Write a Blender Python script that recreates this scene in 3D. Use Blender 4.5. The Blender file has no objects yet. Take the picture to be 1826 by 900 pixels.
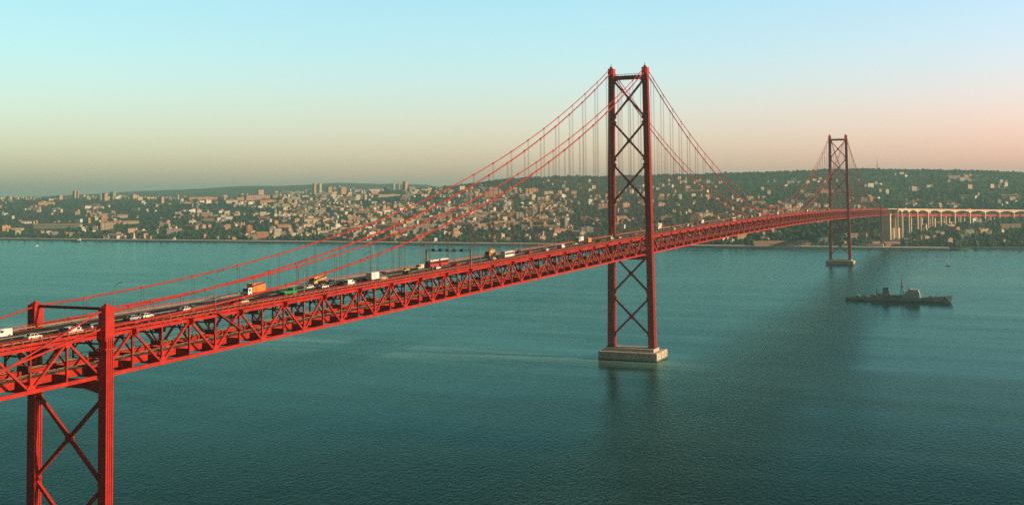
import bpy, bmesh, math, random
from mathutils import Vector, Matrix
import numpy as np

random.seed(7)
rng = random.Random(11)
sc = bpy.context.scene
COL = sc.collection
R = math.radians

# ------------------------------------------------------------------ camera numbers (world: X across the bridge, Y along it, Z up)
CAM = Vector((223.83, -709.84, 107.04))
YAW, PIT, ROL, F, PCY = 0.40826, 0.04436, -0.00884, 2029.56, 255.61
W, H = 1826.0, 900.0
FWH = Vector((-math.sin(YAW), math.cos(YAW), 0))
RTH = Vector((math.cos(YAW), math.sin(YAW), 0))
FW = Vector((-math.sin(YAW) * math.cos(PIT), math.cos(YAW) * math.cos(PIT), math.sin(PIT)))
UP0 = RTH.cross(FW)
cR, sR = math.cos(ROL), math.sin(ROL)
RT = cR * RTH + sR * UP0
UP = -sR * RTH + cR * UP0


def ray(px, py):
    return FW + (px - 913) / F * RT - (py - PCY) / F * UP


def proj(p):
    v = Vector(p) - CAM
    d = v.dot(FW)
    return 913 + F * v.dot(RT) / d, PCY - F * v.dot(UP) / d


def on_t(px, py, t):
    d = ray(px, py)
    return CAM + d * ((t - CAM.x) / d.x)


def on_z(px, py, z):
    d = ray(px, py)
    return CAM + d * ((z - CAM.z) / d.z)


# ------------------------------------------------------------------ materials
def new_mat(name):
    m = bpy.data.materials.new(name)
    m.use_nodes = True
    nt = m.node_tree
    b = nt.nodes['Principled BSDF']
    return m, nt, b


def mat(name, col, rough=0.6, metal=0.0, var=0.25, scale=0.3, spec=0.3, col2=None, detail=4.0):
    m, nt, b = new_mat(name)
    tc = nt.nodes.new('ShaderNodeTexCoord')
    n = nt.nodes.new('ShaderNodeTexNoise')
    n.inputs['Scale'].default_value = scale
    n.inputs['Detail'].default_value = detail
    n.inputs['Roughness'].default_value = 0.65
    nt.links.new(tc.outputs['Object'], n.inputs['Vector'])
    rp = nt.nodes.new('ShaderNodeValToRGB')
    rp.color_ramp.elements[0].position = 0.3
    rp.color_ramp.elements[1].position = 0.7
    c2 = col2 or tuple(min(1, c * (1 + var)) for c in col)
    c1 = tuple(c * (1 - var) for c in col) if col2 is None else col
    rp.color_ramp.elements[0].color = (*c1, 1)
    rp.color_ramp.elements[1].color = (*c2, 1)
    nt.links.new(n.outputs['Fac'], rp.inputs['Fac'])
    nt.links.new(rp.outputs['Color'], b.inputs['Base Color'])
    b.inputs['Roughness'].default_value = rough
    b.inputs['Metallic'].default_value = metal
    b.inputs['Specular IOR Level'].default_value = spec
    return m


def wall_mat(name, col, win=0.30, per=3.3, flo=3.1):
    """plaster wall with rows of small dark windows, in object space"""
    m, nt, b = new_mat(name)
    L = nt.links.new
    tc = nt.nodes.new('ShaderNodeTexCoord')
    sp = nt.nodes.new('ShaderNodeSeparateXYZ')
    L(tc.outputs['Object'], sp.inputs[0])

    def mth(op, a, bb=None):
        k = nt.nodes.new('ShaderNodeMath')
        k.operation = op
        for i, v in enumerate((a, bb)):
            if v is None:
                continue
            if isinstance(v, (int, float)):
                k.inputs[i].default_value = v
            else:
                L(v, k.inputs[i])
        return k.outputs[0]
    u = mth('ADD', sp.outputs[0], sp.outputs[1])
    fu = mth('FRACT', mth('MULTIPLY', u, 1 / per))
    fz = mth('FRACT', mth('MULTIPLY', sp.outputs[2], 1 / flo))
    a1 = mth('MULTIPLY', mth('GREATER_THAN', fu, 0.32), mth('LESS_THAN', fu, 0.68))
    a2 = mth('MULTIPLY', mth('GREATER_THAN', fz, 0.3), mth('LESS_THAN', fz, 0.72))
    g = nt.nodes.new('ShaderNodeNewGeometry')
    sn = nt.nodes.new('ShaderNodeSeparateXYZ')
    L(g.outputs['Normal'], sn.inputs[0])
    side = mth('LESS_THAN', mth('ABSOLUTE', sn.outputs[2]), 0.3)
    mask = mth('MULTIPLY', mth('MULTIPLY', a1, a2), side)
    n = nt.nodes.new('ShaderNodeTexNoise')
    n.inputs['Scale'].default_value = 0.12
    n.inputs['Detail'].default_value = 5
    L(tc.outputs['Object'], n.inputs['Vector'])
    rp = nt.nodes.new('ShaderNodeValToRGB')
    rp.color_ramp.elements[0].position = .3
    rp.color_ramp.elements[1].position = .7
    rp.color_ramp.elements[0].color = (*[c * .72 for c in col], 1)
    rp.color_ramp.elements[1].color = (*[min(1, c * 1.1) for c in col], 1)
    L(n.outputs['Fac'], rp.inputs['Fac'])
    mx = nt.nodes.new('ShaderNodeMix')
    mx.data_type = 'RGBA'
    L(mask, mx.inputs['Factor'])
    L(rp.outputs['Color'], mx.inputs['A'])
    mx.inputs['B'].default_value = (*[c * win for c in col], 1)
    L(mx.outputs['Result'], b.inputs['Base Color'])
    b.inputs['Roughness'].default_value = .8
    b.inputs['Specular IOR Level'].default_value = .2
    return m


M = {}
M['red'] = mat('red_paint', (.25, .010, .005), .55, col2=(.50, .019, .006), scale=.3, detail=8)
M['red_dark'] = mat('red_paint_weathered_shaded', (.18, .014, .008), .65, var=.3, scale=.5)  # weathered dark red; on floor trusses and beams it stands in for shade
M['cable'] = mat('cable_red', (.36, .022, .011), .5, var=.2, scale=.4)
M['rope'] = mat('hanger_rope', (.12, .04, .03), .6, var=.2, scale=.4)
M['asphalt'] = mat('asphalt', (.028, .032, .029), .9, var=.25, scale=.15)
M['paint'] = mat('road_paint', (.22, .215, .19), .8, var=.15)
M['guard'] = mat('tan_guard_rail', (.30, .17, .08), .6, var=.2, scale=.6)
M['concrete'] = mat('concrete', (.36, .34, .29), .85, col2=(.52, .48, .40), scale=.25)
M['concrete_stain'] = mat('stained_concrete', (.27, .25, .20), .9, col2=(.58, .52, .42), scale=.35)
M['algae'] = mat('algae_band', (.045, .05, .03), .8, col2=(.10, .10, .06), scale=.6)
M['viaduct'] = mat('pale_concrete', (.60, .43, .29), .85, col2=(.72, .53, .37), scale=.1)
M['steel'] = mat('galvanised_steel', (.22, .23, .22), .5, metal=.4, var=.2)
M['rail'] = mat('rail_track', (.22, .16, .10), .7, var=.3, scale=.4)
M['ballast'] = mat('track_bed', (.10, .085, .07), .9, var=.35, scale=.5)
M['sign'] = mat('sign_back', (.05, .06, .06), .6)
M['glass'] = mat('dark_glass', (.02, .025, .03), .12, var=.1, spec=.6)
M['tyre'] = mat('tyre_rubber', (.02, .02, .02), .9, var=.1)
M['lamp'] = mat('lamp_glass', (.7, .68, .6), .3, var=.05)
for nm, c in dict(white=(.74, .72, .66), cream=(.68, .58, .36), silver=(.36, .39, .38), black=(.025, .028, .03), orange=(.62, .22, .06),
                  green=(.02, .30, .09), redcar=(.5, .035, .025), yellow=(.62, .45, .10), tan=(.52, .33, .14), grey=(.16, .18, .18), blue=(.05, .10, .22),
                  darkgreen=(.03, .07, .05), brown=(.18, .09, .04)).items():
    M['v_' + nm] = mat('vehicle_' + nm, c, .35, var=.06, scale=.8, spec=.5)
M['navy'] = mat('warship_grey', (.22, .30, .29), .6, var=.12, scale=.12)
M['navy_light'] = mat('warship_pale_grey', (.46, .52, .49), .6, var=.1, scale=.2)
M['navy_dark'] = mat('warship_black', (.025, .03, .03), .7, var=.2)
M['deck'] = mat('ship_deck', (.09, .11, .10), .8)
M['radar'] = mat('mast_red_brown', (.20, .08, .06), .6)
M['quay'] = mat('quay_stone', (.58, .55, .46), .9, col2=(.74, .69, .57), scale=.08)
M['roof'] = mat('terracotta_tiles', (.29, .18, .12), .85, var=.25, scale=.3)
M['roof_grey'] = mat('grey_roof', (.24, .23, .20), .85, var=.2, scale=.3)
M['trunk'] = mat('bark', (.07, .05, .035), .9)
for nm, c in dict(cream=(.56, .46, .31), white=(.70, .66, .56), pink=(.54, .31, .22), orange=(.56, .27, .12), tan=(.36, .28, .18), grey=(.22, .24, .21),
                  brick=(.36, .14, .07), yellow=(.62, .50, .22), pale_green=(.34, .42, .30)).items():
    M['w_' + nm] = wall_mat('wall_' + nm, c)


def foliage_mat(name, c1, c2, c3):
    m, nt, b = new_mat(name)
    g = nt.nodes.new('ShaderNodeNewGeometry')
    tc = nt.nodes.new('ShaderNodeTexCoord')
    n = nt.nodes.new('ShaderNodeTexNoise')
    n.inputs['Scale'].default_value = .35
    n.inputs['Detail'].default_value = 3
    nt.links.new(tc.outputs['Object'], n.inputs['Vector'])
    ad = nt.nodes.new('ShaderNodeMath')
    ad.operation = 'MULTIPLY_ADD'
    ad.inputs[1].default_value = .55
    nt.links.new(g.outputs['Random Per Island'], ad.inputs[0])
    sb = nt.nodes.new('ShaderNodeMath')
    sb.operation = 'MULTIPLY_ADD'
    sb.inputs[1].default_value = 1.1
    sb.inputs[2].default_value = -.32
    nt.links.new(n.outputs['Fac'], sb.inputs[0])
    nt.links.new(sb.outputs[0], ad.inputs[2])
    rp = nt.nodes.new('ShaderNodeValToRGB')
    rp.color_ramp.elements[0].color = (*c1, 1)
    rp.color_ramp.elements[1].color = (*c3, 1)
    e = rp.color_ramp.elements.new(.5)
    e.color = (*c2, 1)
    nt.links.new(ad.outputs[0], rp.inputs['Fac'])
    nt.links.new(rp.outputs['Color'], b.inputs['Base Color'])
    b.inputs['Roughness'].default_value = .9
    b.inputs['Specular IOR Level'].default_value = .1
    return m


M['leaf'] = foliage_mat('woodland_foliage', (.014, .036, .026), (.024, .054, .034), (.050, .075, .040))
M['leaf_pale'] = foliage_mat('pale_foliage', (.03, .055, .03), (.05, .08, .04), (.075, .10, .05))


# ------------------------------------------------------------------ mesh helpers
KIDS = {}       # parent name -> its parts


class MB:
    def __init__(s):
        s.v, s.f, s.mi = [], [], []

    def add(s, vs, fs, mi=0):
        o = len(s.v)
        s.v.extend([tuple(p) for p in vs])
        for f in fs:
            s.f.append([i + o for i in f])
            s.mi.append(mi)
        return s

    def box(s, c, d, rz=0.0, mi=0, top=None):
        """box of size d at c (centre of base); top = (sx, sy) scale of the upper face"""
        x, y, z = d[0] / 2, d[1] / 2, d[2]
        tx, ty = top or (1, 1)
        p = [(-x, -y, 0), (x, -y, 0), (x, y, 0), (-x, y, 0), (-x * tx, -y * ty, z), (x * tx, -y * ty, z), (x * tx, y * ty, z), (-x * tx, y * ty, z)]
        ca, sa = math.cos(rz), math.sin(rz)
        vs = [(c[0] + a * ca - b * sa, c[1] + a * sa + b * ca, c[2] + e) for a, b, e in p]
        return s.add(vs, [(3, 2, 1, 0), (4, 5, 6, 7), (0, 1, 5, 4), (1, 2, 6, 5), (2, 3, 7, 6), (3, 0, 4, 7)], mi)

    def bar(s, p0, p1, w, h, w1=None, h1=None, mi=0):
        """rectangular bar; w along the horizontal normal, h along the other"""
        p0, p1 = Vector(p0), Vector(p1)
        d = (p1 - p0).normalized()
        a = d.cross(Vector((0, 0, 1)))
        a = Vector((1, 0, 0)) if a.length < 1e-3 else a.normalized()
        b = a.cross(d)
        w1 = w if w1 is None else w1
        h1 = h if h1 is None else h1
        vs = [p0 - a * w / 2 - b * h / 2, p0 + a * w / 2 - b * h / 2, p0 + a * w / 2 + b * h / 2, p0 - a * w / 2 + b * h / 2,
              p1 - a * w1 / 2 - b * h1 / 2, p1 + a * w1 / 2 - b * h1 / 2, p1 + a * w1 / 2 + b * h1 / 2, p1 - a * w1 / 2 + b * h1 / 2]
        return s.add(vs, [(3, 2, 1, 0), (4, 5, 6, 7), (0, 1, 5, 4), (1, 2, 6, 5), (2, 3, 7, 6), (3, 0, 4, 7)], mi)

    def xbar(s, p0, p1, wx, wo):
        """bar in the plane of the truss: wx thickness along X, wo across"""
        p0, p1 = Vector(p0), Vector(p1)
        d = (p1 - p0).normalized()
        a = Vector((1, 0, 0))
        a = (a - d * a.dot(d)).normalized()
        b = d.cross(a)
        vs = []
        for p in (p0, p1):
            vs += [p - a * wx / 2 - b * wo / 2, p + a * wx / 2 - b * wo / 2, p + a * wx / 2 + b * wo / 2, p - a * wx / 2 + b * wo / 2]
        return s.add(vs, [(0, 1, 2, 3), (7, 6, 5, 4), (4, 5, 1, 0), (5, 6, 2, 1), (6, 7, 3, 2), (7, 4, 0, 3)])

    def ybar(s, p0, p1, wy, wo):
        """bar in a plane across the bridge: wy thickness along Y"""
        p0, p1 = Vector(p0), Vector(p1)
        d = (p1 - p0).normalized()
        a = Vector((0, 1, 0))
        b = d.cross(a)
        vs = []
        for p in (p0, p1):
            vs += [p - a * wy / 2 - b * wo / 2, p + a * wy / 2 - b * wo / 2, p + a * wy / 2 + b * wo / 2, p - a * wy / 2 + b * wo / 2]
        return s.add(vs, [(0, 1, 2, 3), (7, 6, 5, 4), (4, 5, 1, 0), (5, 6, 2, 1), (6, 7, 3, 2), (7, 4, 0, 3)])

    def tube(s, pts, r, n=8, mi=0, r1=None):
        pts = [Vector(p) for p in pts]
        rings = []
        k = len(pts)
        for i, p in enumerate(pts):
            d = (pts[min(i + 1, k - 1)] - pts[max(i - 1, 0)]).normalized()
            a = d.cross(Vector((0, 0, 1)))
            a = Vector((1, 0, 0)) if a.length < 1e-3 else a.normalized()
            b = a.cross(d)
            rr = r if r1 is None else r + (r1 - r) * i / (k - 1)
            rings.append([p + a * rr * math.cos(2 * math.pi * j / n) + b * rr * math.sin(2 * math.pi * j / n) for j in range(n)])
        vs = [q for ring in rings for q in ring]
        fs = []
        for i in range(k - 1):
            for j in range(n):
                fs.append((i * n + j, i * n + (j + 1) % n, (i + 1) * n + (j + 1) % n, (i + 1) * n + j))
        fs.append(tuple(range(n))[::-1])
        fs.append(tuple((k - 1) * n + j for j in range(n)))
        return s.add(vs, fs, mi)

    def prism(s, poly, axis, a0, a1, mi=0, sc1=None):
        """extrude a polygon; axis 'x': poly is (y, z), 'y': (x, z), 'z': (x, y)"""
        def P(q, a):
            return {'x': (a, q[0], q[1]), 'y': (q[0], a, q[1]), 'z': (q[0], q[1], a)}[axis]
        n = len(poly)
        vs = [P(q, a0) for q in poly] + [P(q, a1) for q in (sc1 or poly)]
        fs = [tuple(range(n))[::-1], tuple(range(n, 2 * n))]
        for i in range(n):
            fs.append((i, (i + 1) % n, n + (i + 1) % n, n + i))
        return s.add(vs, fs, mi)

    def build(s, name, m, parent=None, smooth=False, fix=False):
        me = bpy.data.meshes.new(name)
        me.from_pydata(s.v, [], s.f)
        ms = m if isinstance(m, (list, tuple)) else [m]
        for x in ms:
            me.materials.append(x)
        if len(ms) > 1:
            me.polygons.foreach_set('material_index', s.mi)
        if fix:
            bm = bmesh.new()
            bm.from_mesh(me)
            bmesh.ops.recalc_face_normals(bm, faces=bm.faces)
            bm.to_mesh(me)
            bm.free()
        if smooth:
            me.polygons.foreach_set('use_smooth', [True] * len(me.polygons))
        me.update()
        o = bpy.data.objects.new(name, me)
        COL.objects.link(o)
        o.parent = parent
        if parent:
            KIDS.setdefault(parent.name, []).append(o)
        return o


def tag(o, label=None, cat=None, group=None, kind=None):
    if label:
        o['label'] = label
    if cat:
        o['category'] = cat
    if group:
        o['group'] = group
    if kind:
        o['kind'] = kind
    return o


def empty(name, loc=(0, 0, 0), rz=0.0, parent=None):
    o = bpy.data.objects.new(name, None)
    o.empty_display_size = 1
    COL.objects.link(o)
    o.location = loc
    o.rotation_euler = (0, 0, rz)
    o.parent = parent
    if parent:
        KIDS.setdefault(parent.name, []).append(o)
    return o


def copy_tree(o, parent=None):
    c = o.copy()
    COL.objects.link(c)
    c.parent = parent
    for ch in KIDS.get(o.name, []):
        copy_tree(ch, c)
    return c




ONES = 'first second third fourth fifth sixth seventh eighth ninth tenth eleventh twelfth thirteenth fourteenth fifteenth sixteenth seventeenth eighteenth nineteenth'.split()
TENS = {20: 'twent', 30: 'thirt', 40: 'fort', 50: 'fift', 60: 'sixt', 70: 'sevent', 80: 'eight', 90: 'ninet'}


def ordinal(n):
    if n < 20:
        return ONES[n - 1]
    t, o = n // 10 * 10, n % 10
    return TENS[t] + ('ieth' if o == 0 else 'y-' + ONES[o - 1])


# ------------------------------------------------------------------ bridge profile
MID = 506.5
S_P2, S_T1, S_T2, S_P3 = -482.5, 0.0, 1013.0, 1495.5
S_END = 1652.0
S_SOUTH = -609.0
TT = 10.2           # truss plane
DECK = 11.5         # road surface above the bottom chord
DEPTH = 10.2


def zb(s):
    a = abs(s - MID)
    return 70.7 - 3.2 * (a / MID) ** 2 if a < MID else 67.5 - .01264 * (a - MID)


def slope(s):
    return (zb(s + 1) - zb(s - 1)) / 2


STEP = 11.5
NODES = [S_P2 + STEP * k for k in range(-11, 188)]      # every panel point; bottom nodes at even k relative to P2+23
NODES = [s for s in NODES if s <= S_END]


def is_bottom(s):
    return round((s - S_P2) / STEP) % 2 == 0


bridge = empty('suspension_bridge', (0, 0, 0))
tag(bridge, 'long red steel suspension bridge with two lattice towers crossing the river', 'bridge')


def ribbed_leg(p0, p1, w0, d0, w1, d1, rib=.3):
    """tapering box leg with upright ribs on the two outer faces; w along X, d along Y"""
    m = MB()

    def ring(p, x0, x1, y0, y1):
        return [(p[0] + x0, p[1] + y0, p[2]), (p[0] + x1, p[1] + y0, p[2]), (p[0] + x1, p[1] + y1, p[2]), (p[0] + x0, p[1] + y1, p[2])]
    F6 = [(3, 2, 1, 0), (4, 5, 6, 7), (0, 1, 5, 4), (1, 2, 6, 5), (2, 3, 7, 6), (3, 0, 4, 7)]
    m.add(ring(p0, -w0 / 2, w0 / 2, -d0 / 2, d0 / 2) + ring(p1, -w1 / 2, w1 / 2, -d1 / 2, d1 / 2), F6)
    for sx in (-1, 1):
        for k in (-.46, -.155, .155, .46):
            a = []
            for p, w, d in ((p0, w0, d0), (p1, w1, d1)):
                xs = sorted((sx * (w / 2 - .01), sx * (w / 2 + rib)))
                yc, hw = k * d * .92, d * .075
                a += ring(p, xs[0], xs[1], yc - hw, yc + hw)
            m.add(a, F6)
    return m


def half(z):
    return 11.42 + 2.35 * (190 - z) / 190


def main_tower(s, near):
    t = empty('tower', (0, s, 0), parent=bridge)
    tag(t, 'nearer main tower' if near else 'farther main tower')
    for sd in (-1, 1):
        lg = ribbed_leg((sd * half(7.6), 0, 7.6), (sd * half(184), 0, 184), 3.5, 5.4, 2.9, 3.7).build('leg', M['red'], t)
        b = MB()
        b.box((sd * half(7.6), 0, 7.5), (4.6, 6.6, 1.0))
        b.build('base_plate', M['red_dark'], t)
        h = MB()
        x = sd * half(186)
        h.box((x, 0, 184), (3.5, 5.2, 4.3))
        h.box((x, -3.1, 184.6), (2.2, 1.2, 2.9))
        h.box((x, 3.1, 184.6), (2.2, 1.2, 2.9))
        h.box((x - .3, 0, 188.3), (1.6, 2.0, 1.4), top=(.7, .7))
        h.box((x - .3, 0, 189.7), (.35, .35, 1.6))
        h.box((x, 0, 180.2), (3.3, 4.4, 3.8), top=(1.05, 1.15))
        h.build('saddle_housing', M['red'], t)
    b = MB()
    b.box((0, 0, 180.8), (2 * half(182) - 3.0, 2.4, 2.6))
    b.build('top_strut', M['red'], t)
    r = MB()
    for sy in (-1, 1):
        r.bar((-9.5, sy * .9, 184.4), (9.5, sy * .9, 184.4), .12, .12)
        for k in range(9):
            r.bar((-9.2 + 2.3 * k, sy * .9, 183.4), (-9.2 + 2.3 * k, sy * .9, 184.4), .1, .1)
    r.build('handrail', M['red_dark'], t)
    b = MB()
    b.box((0, 0, 64.0), (2 * half(65) - 3.2, 2.6, 2.4))
    b.build('deck_strut', M['red'], t)
    for zc in (168.4, 140.9, 113.3, 54.9, 27.3):
        dz = 12.0
        zt_, zl = zc + dz, zc - dz
        if zc == 54.9:
            zt_ = 64.2
        hx1, hx0 = half(zt_) - 1.3, half(zl) - 1.3
        if zc == 54.9:
            hx1 = hx0 * (zt_ - zc) / dz
        m = MB()
        m.ybar((-hx0, 0, zl), (hx1, 0, zt_), 1.3, 1.15)
        m.build('diagonal_brace', M['red'], t)
        m = MB()
        m.ybar((hx0, 0, zl), (-hx1, 0, zt_), 1.24, 1.15)
        m.build('diagonal_brace', M['red'], t)
        m = MB()
        g = 1.5
        m.prism([(-g, zc), (-g * .45, zc - g), (g * .45, zc - g), (g, zc), (g * .45, zc + g), (-g * .45, zc + g)], 'y', -.74, .74)
        for sd in (-1, 1):
            for zz in (zt_, zl):
                if zc == 54.9 and zz == zt_:
                    continue
                xx = sd * (half(zz) - 1.5)
                q = 2.1
                MB().prism([(xx, zz - q), (xx - sd * 1.9, zz), (xx, zz + q)], 'y', -.7, .7).build('gusset_plate', M['red'], t, fix=True)
        m.build('gusset_plate', M['red'], t, fix=True)
    # concrete pier in the river
    c = MB()
    c.box((0, 1.8, -2), (39, 24.6, 7.3))
    c.box((0, 1.8, 5.302), (38.2, 23.8, .25))
    p = c.build('pier', M['concrete_stain'], bridge)
    p.location = (0, s, 0)
    tag(p, 'stained concrete pier of the nearer tower' if near else 'stained concrete pier of the farther tower')
    MB().box((0, 1.8, -1.5), (39.06, 24.66, 2.5)).build('tide_band', M['algae'], p)
    q = MB()
    q.box((0, 0, 5.56), (32.5, 12.5, 2.0))
    q.build('plinth', M['concrete'], p)
    for k in range(-6, 7):
        MB().box((k * 3.0, -10.58, .6), (.5, .2, 4.2)).build('fender', M['concrete_stain'], p)
    for y in (-6, 0, 6, 11):
        MB().box((19.56, y + .5, .6), (.2, .6, 4.2)).build('fender', M['concrete_stain'], p)


main_tower(S_T1, True)
main_tower(S_T2, False)


def side_tower(s, z0, near):
    t = empty('side_tower', (0, s, 0), parent=bridge)
    tag(t, 'slender end tower near the camera' if near else 'slender end tower on the far bank')
    zd = zb(s)
    x = 12.05
    top = zd + 18.0
    for sd in (-1, 1):
        ribbed_leg((sd * x, 0, z0), (sd * x, 0, zd + 9.2), 2.15, 2.6, 2.15, 2.6, .2).build('leg', M['red'], t)
        h = MB()
        h.box((sd * x, 0, zd + 9.201), (2.4, 3.1, 8.4))
        h.box((sd * x, 0, zd + 17.6), (2.0, 2.4, .5), top=(.7, .6))
        h.box((sd * x, 0, zd + 18.1), (.9, 1.2, .45), top=(.6, .6))
        h.box((sd * x + sd * .1, 0, zd + 6.9), (3.0, 3.9, .45))
        for k in (-1.1, -.35, .35, 1.1):
            h.box((sd * (x + 1.2), k, zd + 7.4), (.25, .28, 2.6))
        h.build('saddle_housing', M['red'], t)
    b = MB()
    b.bar((-x + .9, 0, zd + 17.2), (x - .9, 0, zd + 17.2), .7, .7)
    b.build('top_strut', M['red_dark'], t)
    b = MB()
    b.prism([(-x + .8, zd - 1.2), (x - .8, zd - 1.2), (x - .8, zd - 4.3), (x - 6, zd - 3.2), (-x + 6, zd - 3.2), (-x + .8, zd - 4.3)], 'y', -1.1, 1.1)
    b.build('deck_strut', M['red'], t, fix=True)
    z1 = zd - 5.2
    while z1 > z0 + 6:
        z2 = max(z1 - 22.2, z0)
        zc = (z1 + z2) / 2
        for a, bb in ((-1, 1), (1, -1)):
            m = MB()
            m.ybar((a * (x - .6), 0, z2), (bb * (x - .6), 0, z1), .9 if a < 0 else .84, .85)
            m.build('diagonal_brace', M['red'], t)
        m = MB()
        g = 1.15
        m.prism([(-g, zc), (-g * .5, zc - g), (g * .5, zc - g), (g, zc), (g * .5, zc + g), (-g * .5, zc + g)], 'y', -.55, .55)
        for sd in (-1, 1):
            xx = sd * (x - .8)
            MB().prism([(xx, z2 - 1.6), (xx - sd * 1.5, z2), (xx, z2 + 1.6)], 'y', -.52, .52).build('gusset_plate', M['red'], t, fix=True)
        m.build('gusset_plate', M['red'], t, fix=True)
        z1 = z2 - .6
    c = MB()
    c.box((0, 0, z0 - 8), (30, 9, 8))
    p = c.build('pier', M['concrete'], bridge)
    p.location = (0, s, 0)


side_tower(S_P2, 8.5, True)
side_tower(S_P3, 9.0, False)

# ---- stiffening truss
truss = empty('stiffening_truss', (0, 0, 0), parent=bridge)
for sd in (-1, 1):
    x = sd * TT
    tc_, bc_ = MB(), MB()
    for a, b in zip(NODES[:-1], NODES[1:]):
        tc_.xbar((x, a, zb(a) + DEPTH), (x, b, zb(b) + DEPTH), .75, .85)
        bc_.xbar((x, a, zb(a)), (x, b, zb(b)), .8, .95)
    tc_.build('top_chord', M['red'], truss)
    bc_.build('bottom_chord', M['red'], truss)
    rest_g, rest_o, n_g, n_o = MB(), MB(), 0, 0
    for s in NODES:
        z = zb(s)
        gp = MB() if n_g < 50 else rest_g
        if is_bottom(s):
            for e in (-.44, .44):
                gp.prism([(s - 1.5, z - .45), (s + 1.5, z - .45), (s + 1.2, z + 1.1), (s + .55, z + 1.7), (s - .55, z + 1.7), (s - 1.2, z + 1.1)], 'x', x + e - .03, x + e + .03)
        else:
            zt = z + DEPTH
            for e in (-.44, .44):
                gp.prism([(s - 1.3, zt + .44), (s + 1.3, zt + .44), (s + 1.0, zt - .9), (s + .5, zt - 1.4), (s - .5, zt - 1.4), (s - 1.0, zt - .9)], 'x', x + e - .03, x + e + .03)
        if n_g < 50:
            gp.build('gusset_plate', M['red'], truss, fix=True)
            n_g += 1
    tag(rest_g.build('gusset_plate', M['red'], truss, fix=True), kind='stuff')
    # outriggers carrying the hangers, at every top node
    for s in NODES:
        if not is_bottom(s) and S_P2 + 5 < s < S_P3:
            z = zb(s) + DEPTH
            if min(abs(s - S_T1), abs(s - S_T2)) < 4:
                continue
            og = MB() if n_o < 50 else rest_o
            og.prism([(x + sd * .45, z - 1.2), (x + sd * 1.3, z - 1.0), (x + sd * 1.9, z - .2), (x + sd * 1.9, z + .6), (x + sd * .45, z + .6)], 'y', s - .5, s + .5)
            if n_o < 50:
                og.build('hanger_bracket', M['red'], truss, fix=True)
                n_o += 1
    tag(rest_o.build('hanger_bracket', M['red'], truss, fix=True), kind='stuff')
    n_d = n_v = 0
    rest_d, rest_v = MB(), MB()
    for a, b in zip(NODES[:-1], NODES[1:]):
        za = zb(a) + (0 if is_bottom(a) else DEPTH)
        zz = zb(b) + (0 if is_bottom(b) else DEPTH)
        own = a < S_T1 - 23 + 60 and n_d < 50
        m = MB() if own else rest_d
        m.xbar((x, a, za), (x, b, zz), .58, .56)
        if own:
            m.build('diagonal', M['red'], truss)
            n_d += 1
    for s in NODES:
        own = n_v < 50
        m = MB() if own else rest_v
        m.xbar((x, s, zb(s) + .3), (x, s, zb(s) + DEPTH - .3), .5, .42)
        if own:
            m.build('vertical', M['red'], truss)
            n_v += 1
    tag(rest_d.build('diagonal', M['red'], truss), kind='stuff')
    tag(rest_v.build('vertical', M['red'], truss), kind='stuff')

# transverse frames: floor truss under the road, floor beam at the foot, knee braces
rest = MB()
rest_c = MB()
for i, s in enumerate(NODES):
    own = i < 50
    z = zb(s)
    m = MB() if own else rest
    m.box((0, s, z + 10.35), (2 * TT - .8, .5, .75))
    m.ybar((-TT + .3, s, z + 8.2), (TT - .3, s, z + 8.2), .36, .4)
    for k in range(6):
        xa = -TT + .4 + k * 3.3
        m.ybar((xa, s, z + 8.3), (xa + 1.65, s, z + 10.3), .3, .26)
        m.ybar((xa + 1.65, s, z + 10.3), (xa + 3.3, s, z + 8.3), .28, .26)
    for sd in (-1, 1):
        m.ybar((sd * (TT - .2), s, z + 4.6), (sd * (TT - 3.6), s, z + 8.1), .32, .34)
    if own:
        m.build('floor_truss', M['red_dark'], truss)  # darker red puts the shade under the road into the colour
    c = MB() if own else rest_c
    c.box((0, s, z - .35), (2 * TT - .85, .5, 2.55))
    if own:
        c.build('floor_beam', M['red_dark'], truss)  # shade inside the truss painted in with the darker red
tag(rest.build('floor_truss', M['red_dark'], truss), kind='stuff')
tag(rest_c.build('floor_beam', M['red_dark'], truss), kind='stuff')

# short transverse box beams that stick out at mid height
nb = 0
rest = MB()
for s in NODES:
    if is_bottom(s):
        for sd in (-1, 1):
            own = nb < 60
            m = MB() if own else rest
            m.box((sd * 9.3, s - .9, zb(s) + 4.9), (3.6, .95, 1.35))
            if own:
                m.build('bracket_beam', M['red_dark'], truss)
                nb += 1
tag(rest.build('bracket_beam', M['red_dark'], truss), kind='stuff')

# lateral bracing under the road and at the foot
lb = MB()
for a, b in zip(NODES[:-1:2], NODES[2::2]):
    for p, q in ((-1, 1), (1, -1)):
        lb.bar((p * (TT - .5), a, zb(a) - .1 + .05 * p), (q * (TT - .5), b, zb(b) - .1 + .05 * p), .4, .35)
lb.build('lateral_bracing', M['red_dark'], truss)

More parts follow.
